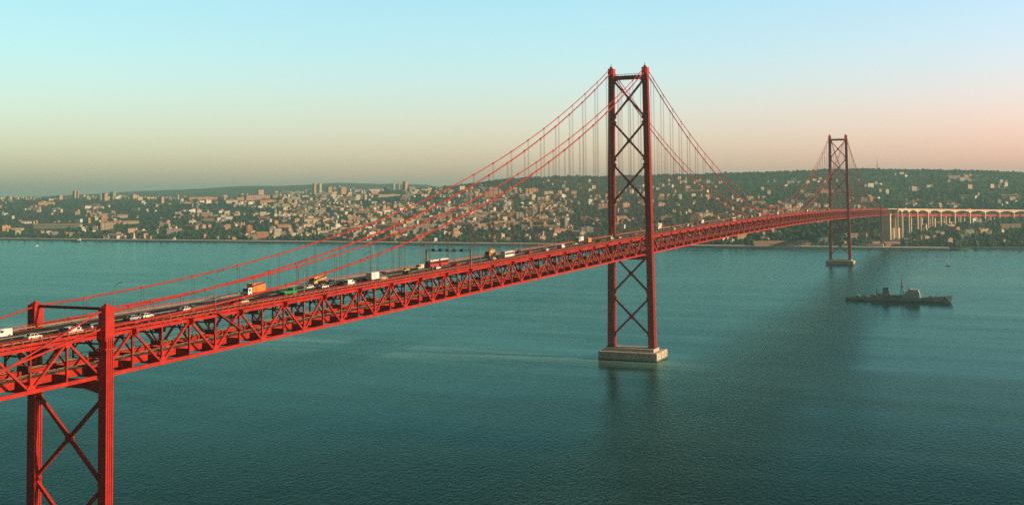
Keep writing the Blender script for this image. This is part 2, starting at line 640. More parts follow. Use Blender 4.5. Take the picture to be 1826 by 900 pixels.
# railway on the lower deck
rd = empty('railway_deck', (0, 0, 0), parent=bridge)
gs_ = {x: MB() for x in (-5.9, -4.4, 4.4, 5.9)}
bs_ = {x: MB() for x in (-5.2, 5.2)}
rl = MB()
for a, b in zip(NODES[:-1], NODES[1:]):
    for x in (-5.9, -4.4, 4.4, 5.9):
        gs_[x].xbar((x, a, zb(a) + 1.45), (x, b, zb(b) + 1.45), .25, 1.9)
    for x in (-5.2, 5.2):
        bs_[x].add([(x - 1.5, a, zb(a) + 2.55), (x + 1.5, a, zb(a) + 2.55), (x + 1.5, b, zb(b) + 2.55), (x - 1.5, b, zb(b) + 2.55)], [(0, 1, 2, 3)])
    for x in (-5.95, -4.5, -3.0 + 6, 1.55 + 3):
        rl.xbar((x, a, zb(a) + 2.66), (x, b, zb(b) + 2.66), .09, .17)
    for x in (-7.2, 7.2):
        rl.xbar((x, a, zb(a) + 3.55), (x, b, zb(b) + 3.55), .12, .14)
        rl.xbar((x, a, zb(a) + 2.7), (x, a, zb(a) + 3.6), .1, .1)
for g in gs_.values():
    g.build('track_girder', M['red'], rd)
for g in bs_.values():
    g.build('track_bed', M['ballast'], rd)
rl.build('rail', M['rail'], rd)

# road
road = empty('roadway', (0, 0, 0), parent=bridge)
LW = 3.35
m, ln, mg, fb = MB(), MB(), MB(), MB()
for a, b in zip(NODES[:-1], NODES[1:]):
    za, zz = zb(a) + DECK, zb(b) + DECK
    m.add([(-10.3, a, za), (10.3, a, za), (10.3, b, zz), (-10.3, b, zz), (-10.3, a, za - .3), (10.3, a, za - .3), (10.3, b, zz - .3), (-10.3, b, zz - .3)],
          [(0, 1, 2, 3), (7, 6, 5, 4), (0, 4, 5, 1), (1, 5, 6, 2), (2, 6, 7, 3), (3, 7, 4, 0)])
    for x in (-9.9, 9.9):
        ln.add([(x - .09, a, za + .02), (x + .09, a, za + .02), (x + .09, b, zz + .02), (x - .09, b, zz + .02)], [(0, 1, 2, 3)])
    for x in (-6.75, -3.45, 3.45, 6.75):
        for k in range(2):
            y0 = a + k * 5.75
            y1 = y0 + 2.6
            f0, f1 = (y0 - a) / STEP, (y1 - a) / STEP
            ln.add([(x - .08, y0, za + (zz - za) * f0 + .02), (x + .08, y0, za + (zz - za) * f0 + .02), (x + .08, y1, za + (zz - za) * f1 + .02), (x - .08, y1, za + (zz - za) * f1 + .02)], [(0, 1, 2, 3)])
    # low median guard
    mg.xbar((0, a, za + .5), (0, b, zz + .5), .25, .24)
    for k in range(3):
        y0 = a + k * STEP / 3
        mg.box((0, y0, za + (zz - za) * k / 3), (.14, .14, .45))
m.build('deck_slab', M['asphalt'], road)
ln.build('lane_marking', M['paint'], road)
mg.build('median_guard_rail', M['steel'], road)

for sd in (-1, 1):
    pr = empty('parapet', (0, 0, 0), parent=bridge)
    fb, po, gr = MB(), MB(), MB()
    x = sd * 10.55
    for a, b in zip(NODES[:-1], NODES[1:]):
        za, zz = zb(a) + DECK, zb(b) + DECK
        fb.xbar((x, a, za - .3), (x, b, zz - .3), .22, .62)
        for h, w in ((.55, .07), (.9, .07), (1.25, .12)):
            po.xbar((x, a, za + h), (x, b, zz + h), .08, w)
        for k in range(4):
            y0 = a + k * STEP / 4
            z0 = za + (zz - za) * k / 4
            po.box((x, y0, z0 - .05), (.14, .16, 1.3))
        gr.xbar((sd * 10.2, a, za + .62), (sd * 10.2, b, zz + .62), .12, .3)
        for k in range(4):
            y0 = a + k * STEP / 4 + .8
            gr.box((sd * 10.2, y0, za + (zz - za) * k / 4), (.1, .14, .42))
    fb.build('edge_beam', M['red'], pr)
    po.build('railing', M['red'], pr)
    gr.build('guard_rail', M['guard'], pr)

# maintenance stair hung on the near truss
st = MB()
st.xbar((10.95, -436.5, zb(-436) + DECK - .4), (10.95, -425.5, zb(-425) + 4.8), .9, .35)
for e in (-.45, .45):
    st.xbar((10.95 + e, -436.5, zb(-436) + DECK + .5), (10.95 + e, -425.5, zb(-425) + 5.7), .07, .12)
st.box((10.95, -438, zb(-437) + DECK - .6), (1.1, 3.2, .3))
st.box((10.95, -424.6, zb(-425) + 4.4), (1.1, 2.2, .25))
st.build('maintenance_stair', M['red_dark'], bridge)
st = MB()
st.xbar((10.95, 14, zb(14) + DECK - .4), (10.95, 24, zb(24) + 3.2), .9, .4)
st.box((10.95, 13, zb(13) + DECK - .6), (1.1, 3.2, .3))
st.build('maintenance_stair', M['guard'], bridge)


# ---- main cables
def cz_low(s):
    if s < 0:
        return 186.3 + .4437 * s + 4.363e-4 * s * s if s >= S_P2 else 73.8 + .19 * (s - S_P2)
    if s <= S_T2:
        return 81.2 + 4.098e-4 * (s - MID) ** 2
    return cz_low(S_T2 - s) if s <= S_P3 else zb(S_P3) + 12.4 - .19 * (s - S_P3)


def cz_up(s, sd=1):
    if s < 0:
        return 189 + .4308 * s + 4.187e-4 * s * s if s >= S_P2 else 78.7 + (.35 if sd > 0 else .17) * (s - S_P2)
    if s <= S_T2:
        return 88.9 + 3.9e-4 * (s - MID) ** 2
    return cz_up(S_T2 - s) if s <= S_P3 else zb(S_P3) + 17 - .3 * (s - S_P3)


def cable_x(s, sd):
    # the cables lean out over the lower part of the span just enough to clear the railing
    return sd * 11.45


hang_s = [s for s in NODES if not is_bottom(s) and S_P2 + 6 < s < S_P3 - 6 and min(abs(s - S_T1), abs(s - S_T2)) > 5]
hi = 0
for upper in (False, True):
    for sd in (-1, 1):
        fn = (lambda s, k=sd: cz_up(s, k)) if upper else cz_low
        ss = [S_SOUTH + 20 + (S_P2 - S_SOUTH - 20) * k / 4 for k in range(5)]
        ss += [S_P2 + (0 - S_P2) * k / 42 for k in range(1, 43)]
        ss += [S_T2 * k / 88 for k in range(1, 89)]
        ss += [S_T2 + (S_P3 - S_T2) * k / 42 for k in range(1, 43)] + [S_END - 6]
        mc = MB().tube([(cable_x(s, sd) + (.25 * sd if upper else 0), s, fn(s)) for s in ss], .24 if upper else .33, 8).build('main_cable', M['cable'], bridge, smooth=True)
        tag(mc, ('thinner upper ' if upper else 'thicker lower ') + ('near-side' if sd > 0 else 'far-side') + ' cable')
        bands, rest = MB(), MB()
        cnt = cb_ = 0
        for s in hang_s:
            if upper:
                s = s + 5.75
            z = fn(s)
            x = cable_x(s, sd) + (.25 * sd if upper else 0)
            zd = zb(s) + DEPTH + .4
            if z - zd < 1.2 or (upper and min(abs(s - S_T1), abs(s - S_T2), abs(s - S_P3)) < 8):
                continue
            k = slope(s) if False else (fn(s + 1) - fn(s - 1)) / 2
            bd_ = MB() if cb_ < 25 else bands
            bd_.bar((x, s - .75, z - .75 * k), (x, s + .75, z + .75 * k), .72 if not upper else .55, .78 if not upper else .6)
            if cb_ < 25:
                bd_.build('cable_band', M['cable'], mc)
                cb_ += 1
            own = cnt < 25
            m = MB() if own else rest
            for e in (-.6, .6):
                m.tube([(x, s + e, z), (x, s + e, zd)], .072 if not upper else .064, 5)
            if own:
                m.build('hanger', M['rope'], mc)
                cnt += 1
        tag(bands.build('cable_band', M['cable'], mc), kind='stuff')
        tag(rest.build('hanger', M['rope'], mc), kind='stuff')

# ------------------------------------------------------------------ terrain of the far bank
from mathutils import noise as mn

PROFILES = {   # image column at the horizon -> (distance, height)
    -900: [(4600, 15), (5600, 50), (7000, 100), (8500, 118), (10500, 90)],
    0: [(3900, 11), (4700, 55), (6000, 99), (7000, 110), (8000, 108), (9200, 112), (10500, 80)],
    300: [(3400, 22), (4100, 55), (5000, 83), (6000, 103), (7200, 95), (10000, 172), (10500, 150)],
    450: [(3200, 25), (3900, 55), (4700, 85), (5400, 108), (6800, 95), (9500, 192), (10500, 160)],
    600: [(3000, 30), (3500, 50), (4200, 80), (5000, 112), (6000, 100), (9000, 208), (10500, 160)],
    760: [(2850, 32), (3300, 52), (3900, 80), (4700, 122), (5400, 138), (7000, 90), (9000, 186), (10500, 150)],
    900: [(2700, 33), (3100, 54), (3600, 80), (4100, 115), (4600, 162), (6500, 90), (10500, 60)],
    1000: [(2650, 33), (3000, 54), (3500, 82), (4000, 120), (4600, 173), (6500, 90), (10500, 60)],
    1200: [(2550, 33), (2900, 59), (3400, 92), (3900, 122), (4500, 171), (6500, 100), (10500, 60)],
    1471: [(2400, 32), (2750, 57), (3200, 90), (3800, 140), (4500, 190), (6500, 120), (10500, 60)],
    1560: [(2300, 12), (2550, 34), (2800, 56), (3200, 90), (3800, 142), (4500, 190), (6500, 120), (10500, 60)],
    1610: [(2250, 8), (2420, 12), (2600, 24), (3000, 55), (3400, 98), (3900, 146), (4500, 189), (6500, 120), (10500, 60)],
    1700: [(2250, 8), (2650, 24), (2900, 44), (3200, 80), (3800, 138), (4450, 186), (6500, 110), (10500, 60)],
    1826: [(2200, 9), (2500, 20), (2900, 38), (3200, 74), (3800, 132), (4400, 167), (6500, 100), (10500, 60)],
    2700: [(2150, 14), (2600, 40), (3200, 80), (4200, 140), (6500, 100), (10500, 60)],
}
PU = sorted(PROFILES)


def dirv(u):
    return FWH + RTH * ((u - 913) / F)


def shore_s(u):
    k = min(1, max(0, (u - 1716) / 6))
    return 1475 + 52 * k


def shore_d(u):
    return (shore_s(u) - CAM.y) / dirv(u).y


def prof(u, D):
    def one(k):
        ds = shore_d(k)
        pts = [(ds, 3.0), (ds + 40, 3.0), (ds + 90, 4.5)] + [p for p in PROFILES[k] if p[0] > ds + 120]
        xs, ys = zip(*pts)
        return float(np.interp(D * ds / shore_d(u) if D < ds * 1.15 else D, xs, ys))
    if u <= PU[0]:
        return one(PU[0])
    for a, b in zip(PU[:-1], PU[1:]):
        if u <= b:
            f = (u - a) / (b - a)
            return one(a) * (1 - f) + one(b) * f
    return one(PU[-1])


def ground(u, D):
    ds = shore_d(u)
    z = prof(u, D)
    P = CAM + dirv(u) * D
    k = min(1, max(0, (D - ds - 60) / 500))
    if u > 1560 and D < 3300:
        k *= .35
    n = mn.noise(Vector((P.x / 420, P.y / 420, 3))) * 9 + mn.noise(Vector((P.x / 130, P.y / 130, 8))) * 3.5
    return max(3.0, z + n * k)


def gpt(u, D):
    P = CAM + dirv(u) * D
    P.z = ground(u, D)
    return P


us = list(range(-900, -60, 40)) + list(range(-60, 1900, 10)) + list(range(1900, 2701, 40))
NK = 130
vs, fs = [], []
for u in us:
    ds = shore_d(u)
    for k in range(-2, NK + 1):
        if k < 0:
            P = CAM + dirv(u) * (ds + (0 if k == -1 else -1.2))
            P.z = 3.0 if k == -1 else -2.5
        else:
            D = ds + 2 + (10500 - ds - 2) * (k / NK) ** 1.7
            P = gpt(u, D)
        vs.append(tuple(P))
n1 = NK + 3
for i in range(len(us) - 1):
    for k in range(n1 - 1):
        fs.append((i * n1 + k, (i + 1) * n1 + k, (i + 1) * n1 + k + 1, i * n1 + k + 1))
mter, nt, b = new_mat('hillside_ground')
tc = nt.nodes.new('ShaderNodeTexCoord')
n_a = nt.nodes.new('ShaderNodeTexNoise')
n_a.inputs['Scale'].default_value = .006
n_a.inputs['Detail'].default_value = 9
n_a.inputs['Roughness'].default_value = .7
nt.links.new(tc.outputs['Object'], n_a.inputs['Vector'])
rp = nt.nodes.new('ShaderNodeValToRGB')
for p, c in ((.33, (.030, .050, .028, 1)), (.48, (.045, .066, .034, 1)), (.60, (.075, .09, .045, 1)), (.74, (.13, .12, .07, 1))):
    e = rp.color_ramp.elements.new(p)
    e.color = c
rp.color_ramp.elements.remove(rp.color_ramp.elements[0])
rp.color_ramp.elements.remove(rp.color_ramp.elements[-1])
nt.links.new(n_a.outputs['Fac'], rp.inputs['Fac'])
nt.links.new(rp.outputs['Color'], b.inputs['Base Color'])
b.inputs['Roughness'].default_value = .95
b.inputs['Specular IOR Level'].default_value = .05
me = bpy.data.meshes.new('hills')
me.from_pydata(vs, [], fs)
me.materials.append(mter)
me.polygons.foreach_set('use_smooth', [True] * len(me.polygons))
hills = bpy.data.objects.new('hills', me)
COL.objects.link(hills)
tag(hills, 'wooded hills and town slopes rising behind the far bank', kind='structure')

# visible rows of the terrain, for standing things on it
GU = list(range(-40, 1880, 8))
GD, GR = {}, {}
for u in GU:
    ds = shore_d(u)
    dd = ds + 3 + (9800 - ds) * (np.linspace(0, 1, 230) ** 1.8)
    rr, best = [], 1e9
    for D in dd:
        r = proj(gpt(u, D))[1]
        best = min(best, r)
        rr.append(best)
    GD[u], GR[u] = dd, np.array(rr)


def hit(px, row):
    u = GU[min(len(GU) - 1, max(0, round((px - GU[0]) / 8)))]
    r = GR[u]
    idx = int(np.argmax(r <= row)) if (r <= row).any() else len(r) - 1
    if idx == 0:
        D = GD[u][0]
    else:
        f = (r[idx - 1] - row) / max(1e-6, r[idx - 1] - r[idx])
        D = GD[u][idx - 1] + (GD[u][idx] - GD[u][idx - 1]) * min(1, max(0, f))
    P = gpt(px, D)
    return P, D


def skyline(px):
    u = GU[min(len(GU) - 1, max(0, round((px - GU[0]) / 8)))]
    return GR[u][-1]


# ------------------------------------------------------------------ water
mw, nt, b = new_mat('river_water')
L = nt.links.new
tc = nt.nodes.new('ShaderNodeTexCoord')


def nz(scale, detail, vec, rough=.55, kind='ShaderNodeTexNoise'):
    k = nt.nodes.new(kind)
    k.inputs['Scale'].default_value = scale
    k.inputs['Detail'].default_value = detail
    k.inputs['Roughness'].default_value = rough
    L(vec, k.inputs['Vector'])
    return k


def mapping(sx, sy, rz=0.0):
    k = nt.nodes.new('ShaderNodeMapping')
    k.inputs['Scale'].default_value = (sx, sy, 1)
    k.inputs['Rotation'].default_value = (0, 0, rz)
    L(tc.outputs['Object'], k.inputs['Vector'])
    return k.outputs[0]


def mnode(op, a, bb=None, c=None):
    k = nt.nodes.new('ShaderNodeMath')
    k.operation = op
    for i, v in enumerate((a, bb, c)):
        if v is None:
            continue
        if isinstance(v, (int, float)):
            k.inputs[i].default_value = v
        else:
            L(v, k.inputs[i])
    return k.outputs[0]


waves = nz(.55, 5, mapping(1.0, .55, R(20)))
swell = nz(.035, 3, mapping(1.0, .35, R(25)))
wind = nz(.0032, 5, mapping(.35, 1.6, R(-8)), .6)      # cat's paws and current streaks
slick = nz(.012, 4, mapping(.22, 1.5, R(-4)), .6)
wsum = mnode('MULTIPLY_ADD', swell.outputs['Fac'], 1.1, waves.outputs['Fac'])
bump = nt.nodes.new('ShaderNodeBump')
bump.inputs['Distance'].default_value = 1.0
L(wsum, bump.inputs['Height'])
wf = nt.nodes.new('ShaderNodeMapRange')
wf.inputs['From Min'].default_value = .36
wf.inputs['From Max'].default_value = .64
L(wind.outputs['Fac'], wf.inputs['Value'])
sf = nt.nodes.new('ShaderNodeMapRange')
sf.inputs['From Min'].default_value = .40
sf.inputs['From Max'].default_value = .62
L(slick.outputs['Fac'], sf.inputs['Value'])
# a rougher band of water runs beside the bridge, roughly along x = 70
sp = nt.nodes.new('ShaderNodeSeparateXYZ')
L(tc.outputs['Object'], sp.inputs[0])
mix0 = mnode('MULTIPLY_ADD', sf.outputs[0], .5, mnode('MULTIPLY', wf.outputs[0], .5))
off = mnode('MULTIPLY_ADD', wind.outputs['Fac'], 60.0, -30.0)
bx = mnode('ABSOLUTE', mnode('SUBTRACT', mnode('ADD', sp.outputs[0], off), mnode('MULTIPLY_ADD', sp.outputs[1], -.035, 82.0)))
bnd = nt.nodes.new('ShaderNodeMapRange')
bnd.interpolation_type = 'SMOOTHSTEP'
bnd.inputs['From Min'].default_value = 12.0
bnd.inputs['From Max'].default_value = 62.0
bnd.inputs['To Min'].default_value = 1.0
bnd.inputs['To Max'].default_value = 0.0
L(bx, bnd.inputs['Value'])
strength = mnode('ADD', mnode('MULTIPLY_ADD', mix0, .28, .10), mnode('MULTIPLY', bnd.outputs[0], .34))
L(strength, bump.inputs['Strength'])
L(bump.outputs['Normal'], b.inputs['Normal'])
# turbid current streaks drift past the nearer pier and here and there on the river
stk = nz(.02, 6, mapping(.16, 1.5, R(-6)), .65)
far_ = nz(.0045, 4, mapping(.22, 1.7, R(-5)), .6)
py_ = mnode('SUBTRACT', sp.outputs[1], mnode('MULTIPLY_ADD', sp.outputs[0], -.06, -22.0))
near_ = nt.nodes.new('ShaderNodeMapRange')
near_.interpolation_type = 'SMOOTHSTEP'
near_.inputs['From Min'].default_value, near_.inputs['From Max'].default_value = 8.0, 75.0
near_.inputs['To Min'].default_value, near_.inputs['To Max'].default_value = 1.0, 0.0
L(mnode('ABSOLUTE', py_), near_.inputs['Value'])
xr_ = nt.nodes.new('ShaderNodeMapRange')
xr_.interpolation_type = 'SMOOTHSTEP'
xr_.inputs['From Min'].default_value, xr_.inputs['From Max'].default_value = 70.0, 10.0
L(sp.outputs[0], xr_.inputs['Value'])
s1_ = nt.nodes.new('ShaderNodeMapRange')
s1_.inputs['From Min'].default_value, s1_.inputs['From Max'].default_value = .40, .72
L(stk.outputs['Fac'], s1_.inputs['Value'])
s2_ = nt.nodes.new('ShaderNodeMapRange')
s2_.inputs['From Min'].default_value, s2_.inputs['From Max'].default_value = .50, .72
L(far_.outputs['Fac'], s2_.inputs['Value'])
tur = mnode('MINIMUM', mnode('ADD', mnode('MULTIPLY', s1_.outputs[0], mnode('MULTIPLY_ADD', mnode('MULTIPLY', near_.outputs[0], xr_.outputs[0]), 1.2, .06)), mnode('MULTIPLY', s2_.outputs[0], .10)), 1.0)
wc_ = nt.nodes.new('ShaderNodeMix')
wc_.data_type = 'RGBA'
L(tur, wc_.inputs['Factor'])
wc_.inputs['A'].default_value = (.002, .016, .018, 1)
wc_.inputs['B'].default_value = (.15, .30, .27, 1)
L(wc_.outputs['Result'], b.inputs['Base Color'])
b.inputs['Roughness'].default_value = .6
b.inputs['Specular IOR Level'].default_value = 0
gl = nt.nodes.new('ShaderNodeBsdfGlossy')
gl.inputs['Color'].default_value = (.35, .73, .69, 1)
L(mnode('ADD', mnode('MULTIPLY_ADD', mix0, .10, .10), mnode('MULTIPLY', bnd.outputs[0], .06)), gl.inputs['Roughness'])
L(bump.outputs['Normal'], gl.inputs['Normal'])
fr = nt.nodes.new('ShaderNodeFresnel')
fr.inputs['IOR'].default_value = 1.16
L(bump.outputs['Normal'], fr.inputs['Normal'])
ms_ = nt.nodes.new('ShaderNodeMixShader')
L(fr.outputs[0], ms_.inputs[0])
L(b.outputs[0], ms_.inputs[1])
L(gl.outputs[0], ms_.inputs[2])
L(ms_.outputs[0], nt.nodes['Material Output'].inputs['Surface'])
wat = MB().add([(-13000, -1400, 0), (13000, -1400, 0), (13000, 12000, 0), (-13000, 12000, 0)], [(0, 1, 2, 3)]).build('river', mw)
tag(wat, 'wide teal river with soft ripples and current streaks', kind='structure')

# promenade strip behind the quay wall
m = MB()
for a, bb in zip(range(-2300, 110, 60), range(-2240, 170, 60)):
    bb = min(bb, 128)
    m.add([(a, 1474.8, 4.02), (bb, 1474.8, 4.02), (bb, 1500, 4.02), (a, 1500, 4.02)], [(0, 1, 2, 3)])
tag(m.build('promenade', M['quay']), 'pale paved promenade along the far quay', kind='structure')

# quay wall along the far bank
q = MB()
for a, bb in zip(range(-2300, 130, 30), range(-2270, 160, 30)):
    bb = min(bb, 128)
    q.box(((a + bb) / 2, 1473.4, -1), (bb - a, 2.6, 5.0))
qw = q.build('quay_wall', M['quay'])
tag(qw, 'long pale stone quay wall along the far bank, left of the dock mouth', 'quay wall')
q = MB()
for a, bb in zip(range(172, 700, 24), range(196, 724, 24)):
    q.box(((a + bb) / 2, 1524.6, -1), (24, 2.6, 4.8))
qw = q.build('quay_wall', M['quay'])
tag(qw, 'pale stone quay wall at the right edge, right of the dock mouth', 'quay wall')

# ------------------------------------------------------------------ anchorage and the north approach
an = empty('anchorage', (3.5, 1664, 0))
tag(an, 'tall concrete anchorage block where the truss ends and the pale arches begin', 'anchorage')
m = MB()
m.box((0, 2, 4), (20, 20, 54.5))
m.box((0, 2, 58.52), (22, 22, 2.2))
m.build('pylon', M['viaduct'], an)
m = MB()
m.box((2, 36, 3), (22, 46, 28))
m.box((12, 10.5, 3), (6, 5, 30))
m.build('block', M['concrete'], an)
m = MB()
m.tube([(14, 57, 3), (14, 57, 31.4)], 8.5, 16)
m.build('rounded_end', M['viaduct'], an)

PX = [1591, 1598.3, 1611.3, 1626.9, 1646.2, 1668.9, 1694.3, 1721.2, 1748.3, 1774.1, 1799.5, 1826, 1853]
P = CAM + dirv(1591) * 2275
VP = []
for i, px in enumerate(PX):
    if i:
        d = dirv(px)
        lo, hi_ = 2000.0, 6000.0
        # next pier stands one span further along the ray through its column
        q0 = Vector((VP[-1].x, VP[-1].y, 0))
        best = None
        D0 = (q0 - Vector((CAM.x, CAM.y, 0))).dot(FWH)
        for k in range(400):
            D = D0 - 5 + k * .25
            pp = Vector((CAM.x, CAM.y, 0)) + d * D
            e = abs((pp - q0).length - 76)
            if D > D0 + 5 and (best is None or e < best[0]):
                best = (e, D)
        D = best[1]
    else:
        D = 2275
    pt = CAM + dirv(px) * D
    row = 372.9 + (px - 1588) * .0097
    rr = ray(px, row)
    k = ((pt - CAM).dot(FWH)) / rr.dot(FWH)
    pt.z = CAM.z + rr.z * k
    VP.append(pt)
via = empty('approach_viaduct', (VP[0].x, VP[0].y, 10))
tag(via, 'pale concrete road viaduct of shallow arches curving right from the anchorage', 'viaduct')
railv = empty('rail_viaduct', (VP[0].x, VP[0].y, 10))
tag(railv, 'red steel railway girder bridge running below the pale arched viaduct', 'rail bridge')
OFF = Vector((VP[0].x, VP[0].y, 10))
dk, pv, rg = MB(), MB(), MB()
for i in range(len(VP) - 1):
    A, B = VP[i] - OFF, VP[i + 1] - OFF
    d = (B - A)
    d.z = 0
    d.normalize()
    nrm = Vector((d.y, -d.x, 0))
    N = 10
    for k in range(N):
        f0, f1 = k / N, (k + 1) / N
        q0, q1 = A.lerp(B, f0), A.lerp(B, f1)

        def dep(f):
            return 2.2 + 4.2 * (2 * abs(f - .5)) ** 2.2
        for (off, wd, h0, h1) in ((0, 20, 1.2, 1.2), (7, 3.2, dep(f0), dep(f1)), (-7, 3.2, dep(f0), dep(f1))):
            v8 = []
            for q_, h in ((q0, h0), (q1, h1)):
                for sx, zz in ((-1, -h), (1, -h), (1, -.003 * abs(off)), (-1, -.003 * abs(off))):
                    v8.append(q_ + nrm * (off + sx * wd / 2) + Vector((0, 0, zz)))
            dk.add(v8, [(0, 1, 2, 3), (7, 6, 5, 4), (4, 5, 1, 0), (5, 6, 2, 1), (6, 7, 3, 2), (7, 4, 0, 3)])
        for off in (-9.8, 9.8):
            pv.bar(q0 + nrm * off + Vector((0, 0, .55)), q1 + nrm * off + Vector((0, 0, .55)), .3, 1.1)
        for off in (-2.6, 2.6):
            rg.bar(q0 + nrm * off + Vector((0, 0, -12.6)), q1 + nrm * off + Vector((0, 0, -12.6)), .5, 5.0)
            rg.bar(q0 + nrm * off + Vector((0, 0, -15.2)), q1 + nrm * off + Vector((0, 0, -15.2)), 1.0, .4)
            rg.bar(q0 + nrm * off + Vector((0, 0, -10.0)), q1 + nrm * off + Vector((0, 0, -10.0)), 1.0, .4)
            rg.box(tuple(q0 + nrm * (off * 1.16) + Vector((0, 0, -15))), (.4, .4, 4.9))
    rz = math.atan2(d.y, d.x)
    gz = 8.0
    for (pt, is_rail) in ((A, False), ((A + B) / 2, True)):
        w = pt + OFF
        D = (w - CAM).dot(FWH)
        uu = 913 + F * (w - CAM).dot(RTH) / D
        gz = ground(uu, D) - 1.5 - OFF.z
        if is_rail:
            c = MB()
            for off in (-2.6, 2.6):
                c.box(tuple(Vector((pt.x, pt.y, gz)) + nrm * off), (2.4, 2.2, max(1, pt.z - 15.4 - gz)), rz)
            c.build('pier', M['viaduct'], railv)
        else:
            c = MB()
            for off in (-7, 7):
                c.box(tuple(Vector((pt.x, pt.y, gz)) + nrm * off), (3.2, 3.6, max(1, pt.z - 6.2 - gz)), rz)
            c.build('pier', M['viaduct'], via)
dk.build('arched_deck', M['viaduct'], via)
pv.build('parapet', M['viaduct'], via)
rg.build('girder', M['red'], railv)

# ------------------------------------------------------------------ buildings across the river
SUN_AZ = R(6)          # from +X towards +Y


def face_rot(px, lit=True, turn=38):
    """yaw of a block whose front (-Y local) looks to the camera, turned towards or away from the morning sun"""
    d = dirv(px)
    a = math.atan2(-d.y, -d.x) + math.pi / 2
    return a + R(turn if lit else -25)


def house(name, P, rz, w, d, h, wall, roof, kind='hip', extras=None):
    """walls + roof; kind hip / gable / flat"""
    o = empty(name, P, rz)
    m = MB()
    m.box((0, 0, -4), (w, d, h + 4))
    if extras:
        extras(m, w, d, h)
    m.build('wall', M['w_' + wall], o)
    r = MB()
    e = .5
    if kind == 'flat':
        r.box((0, 0, h + .003), (w + .3, d + .3, .6))
        r.box((w * .2, 0, h + .6), (w * .22, d * .4, 2.2))
    else:
        rh = min(w, d) * .28
        X, Y = w / 2 + e, d / 2 + e
        if w >= d:
            k = X - Y if kind == 'hip' else X
            top = [(-k, 0, h + rh), (k, 0, h + rh)]
            f = [(0, 1, 5, 4), (1, 2, 5), (2, 3, 4, 5), (3, 0, 4), (3, 2, 1, 0)]
        else:
            k = Y - X if kind == 'hip' else Y
            top = [(0, -k, h + rh), (0, k, h + rh)]
            f = [(0, 1, 4), (1, 2, 5, 4), (2, 3, 5), (3, 0, 4, 5), (3, 2, 1, 0)]
        r.add([(-X, -Y, h + .01), (X, -Y, h + .01), (X, Y, h + .01), (-X, Y, h + .01)] + top, f)
    r.build('roof', M[roof], o, fix=True)
    return o


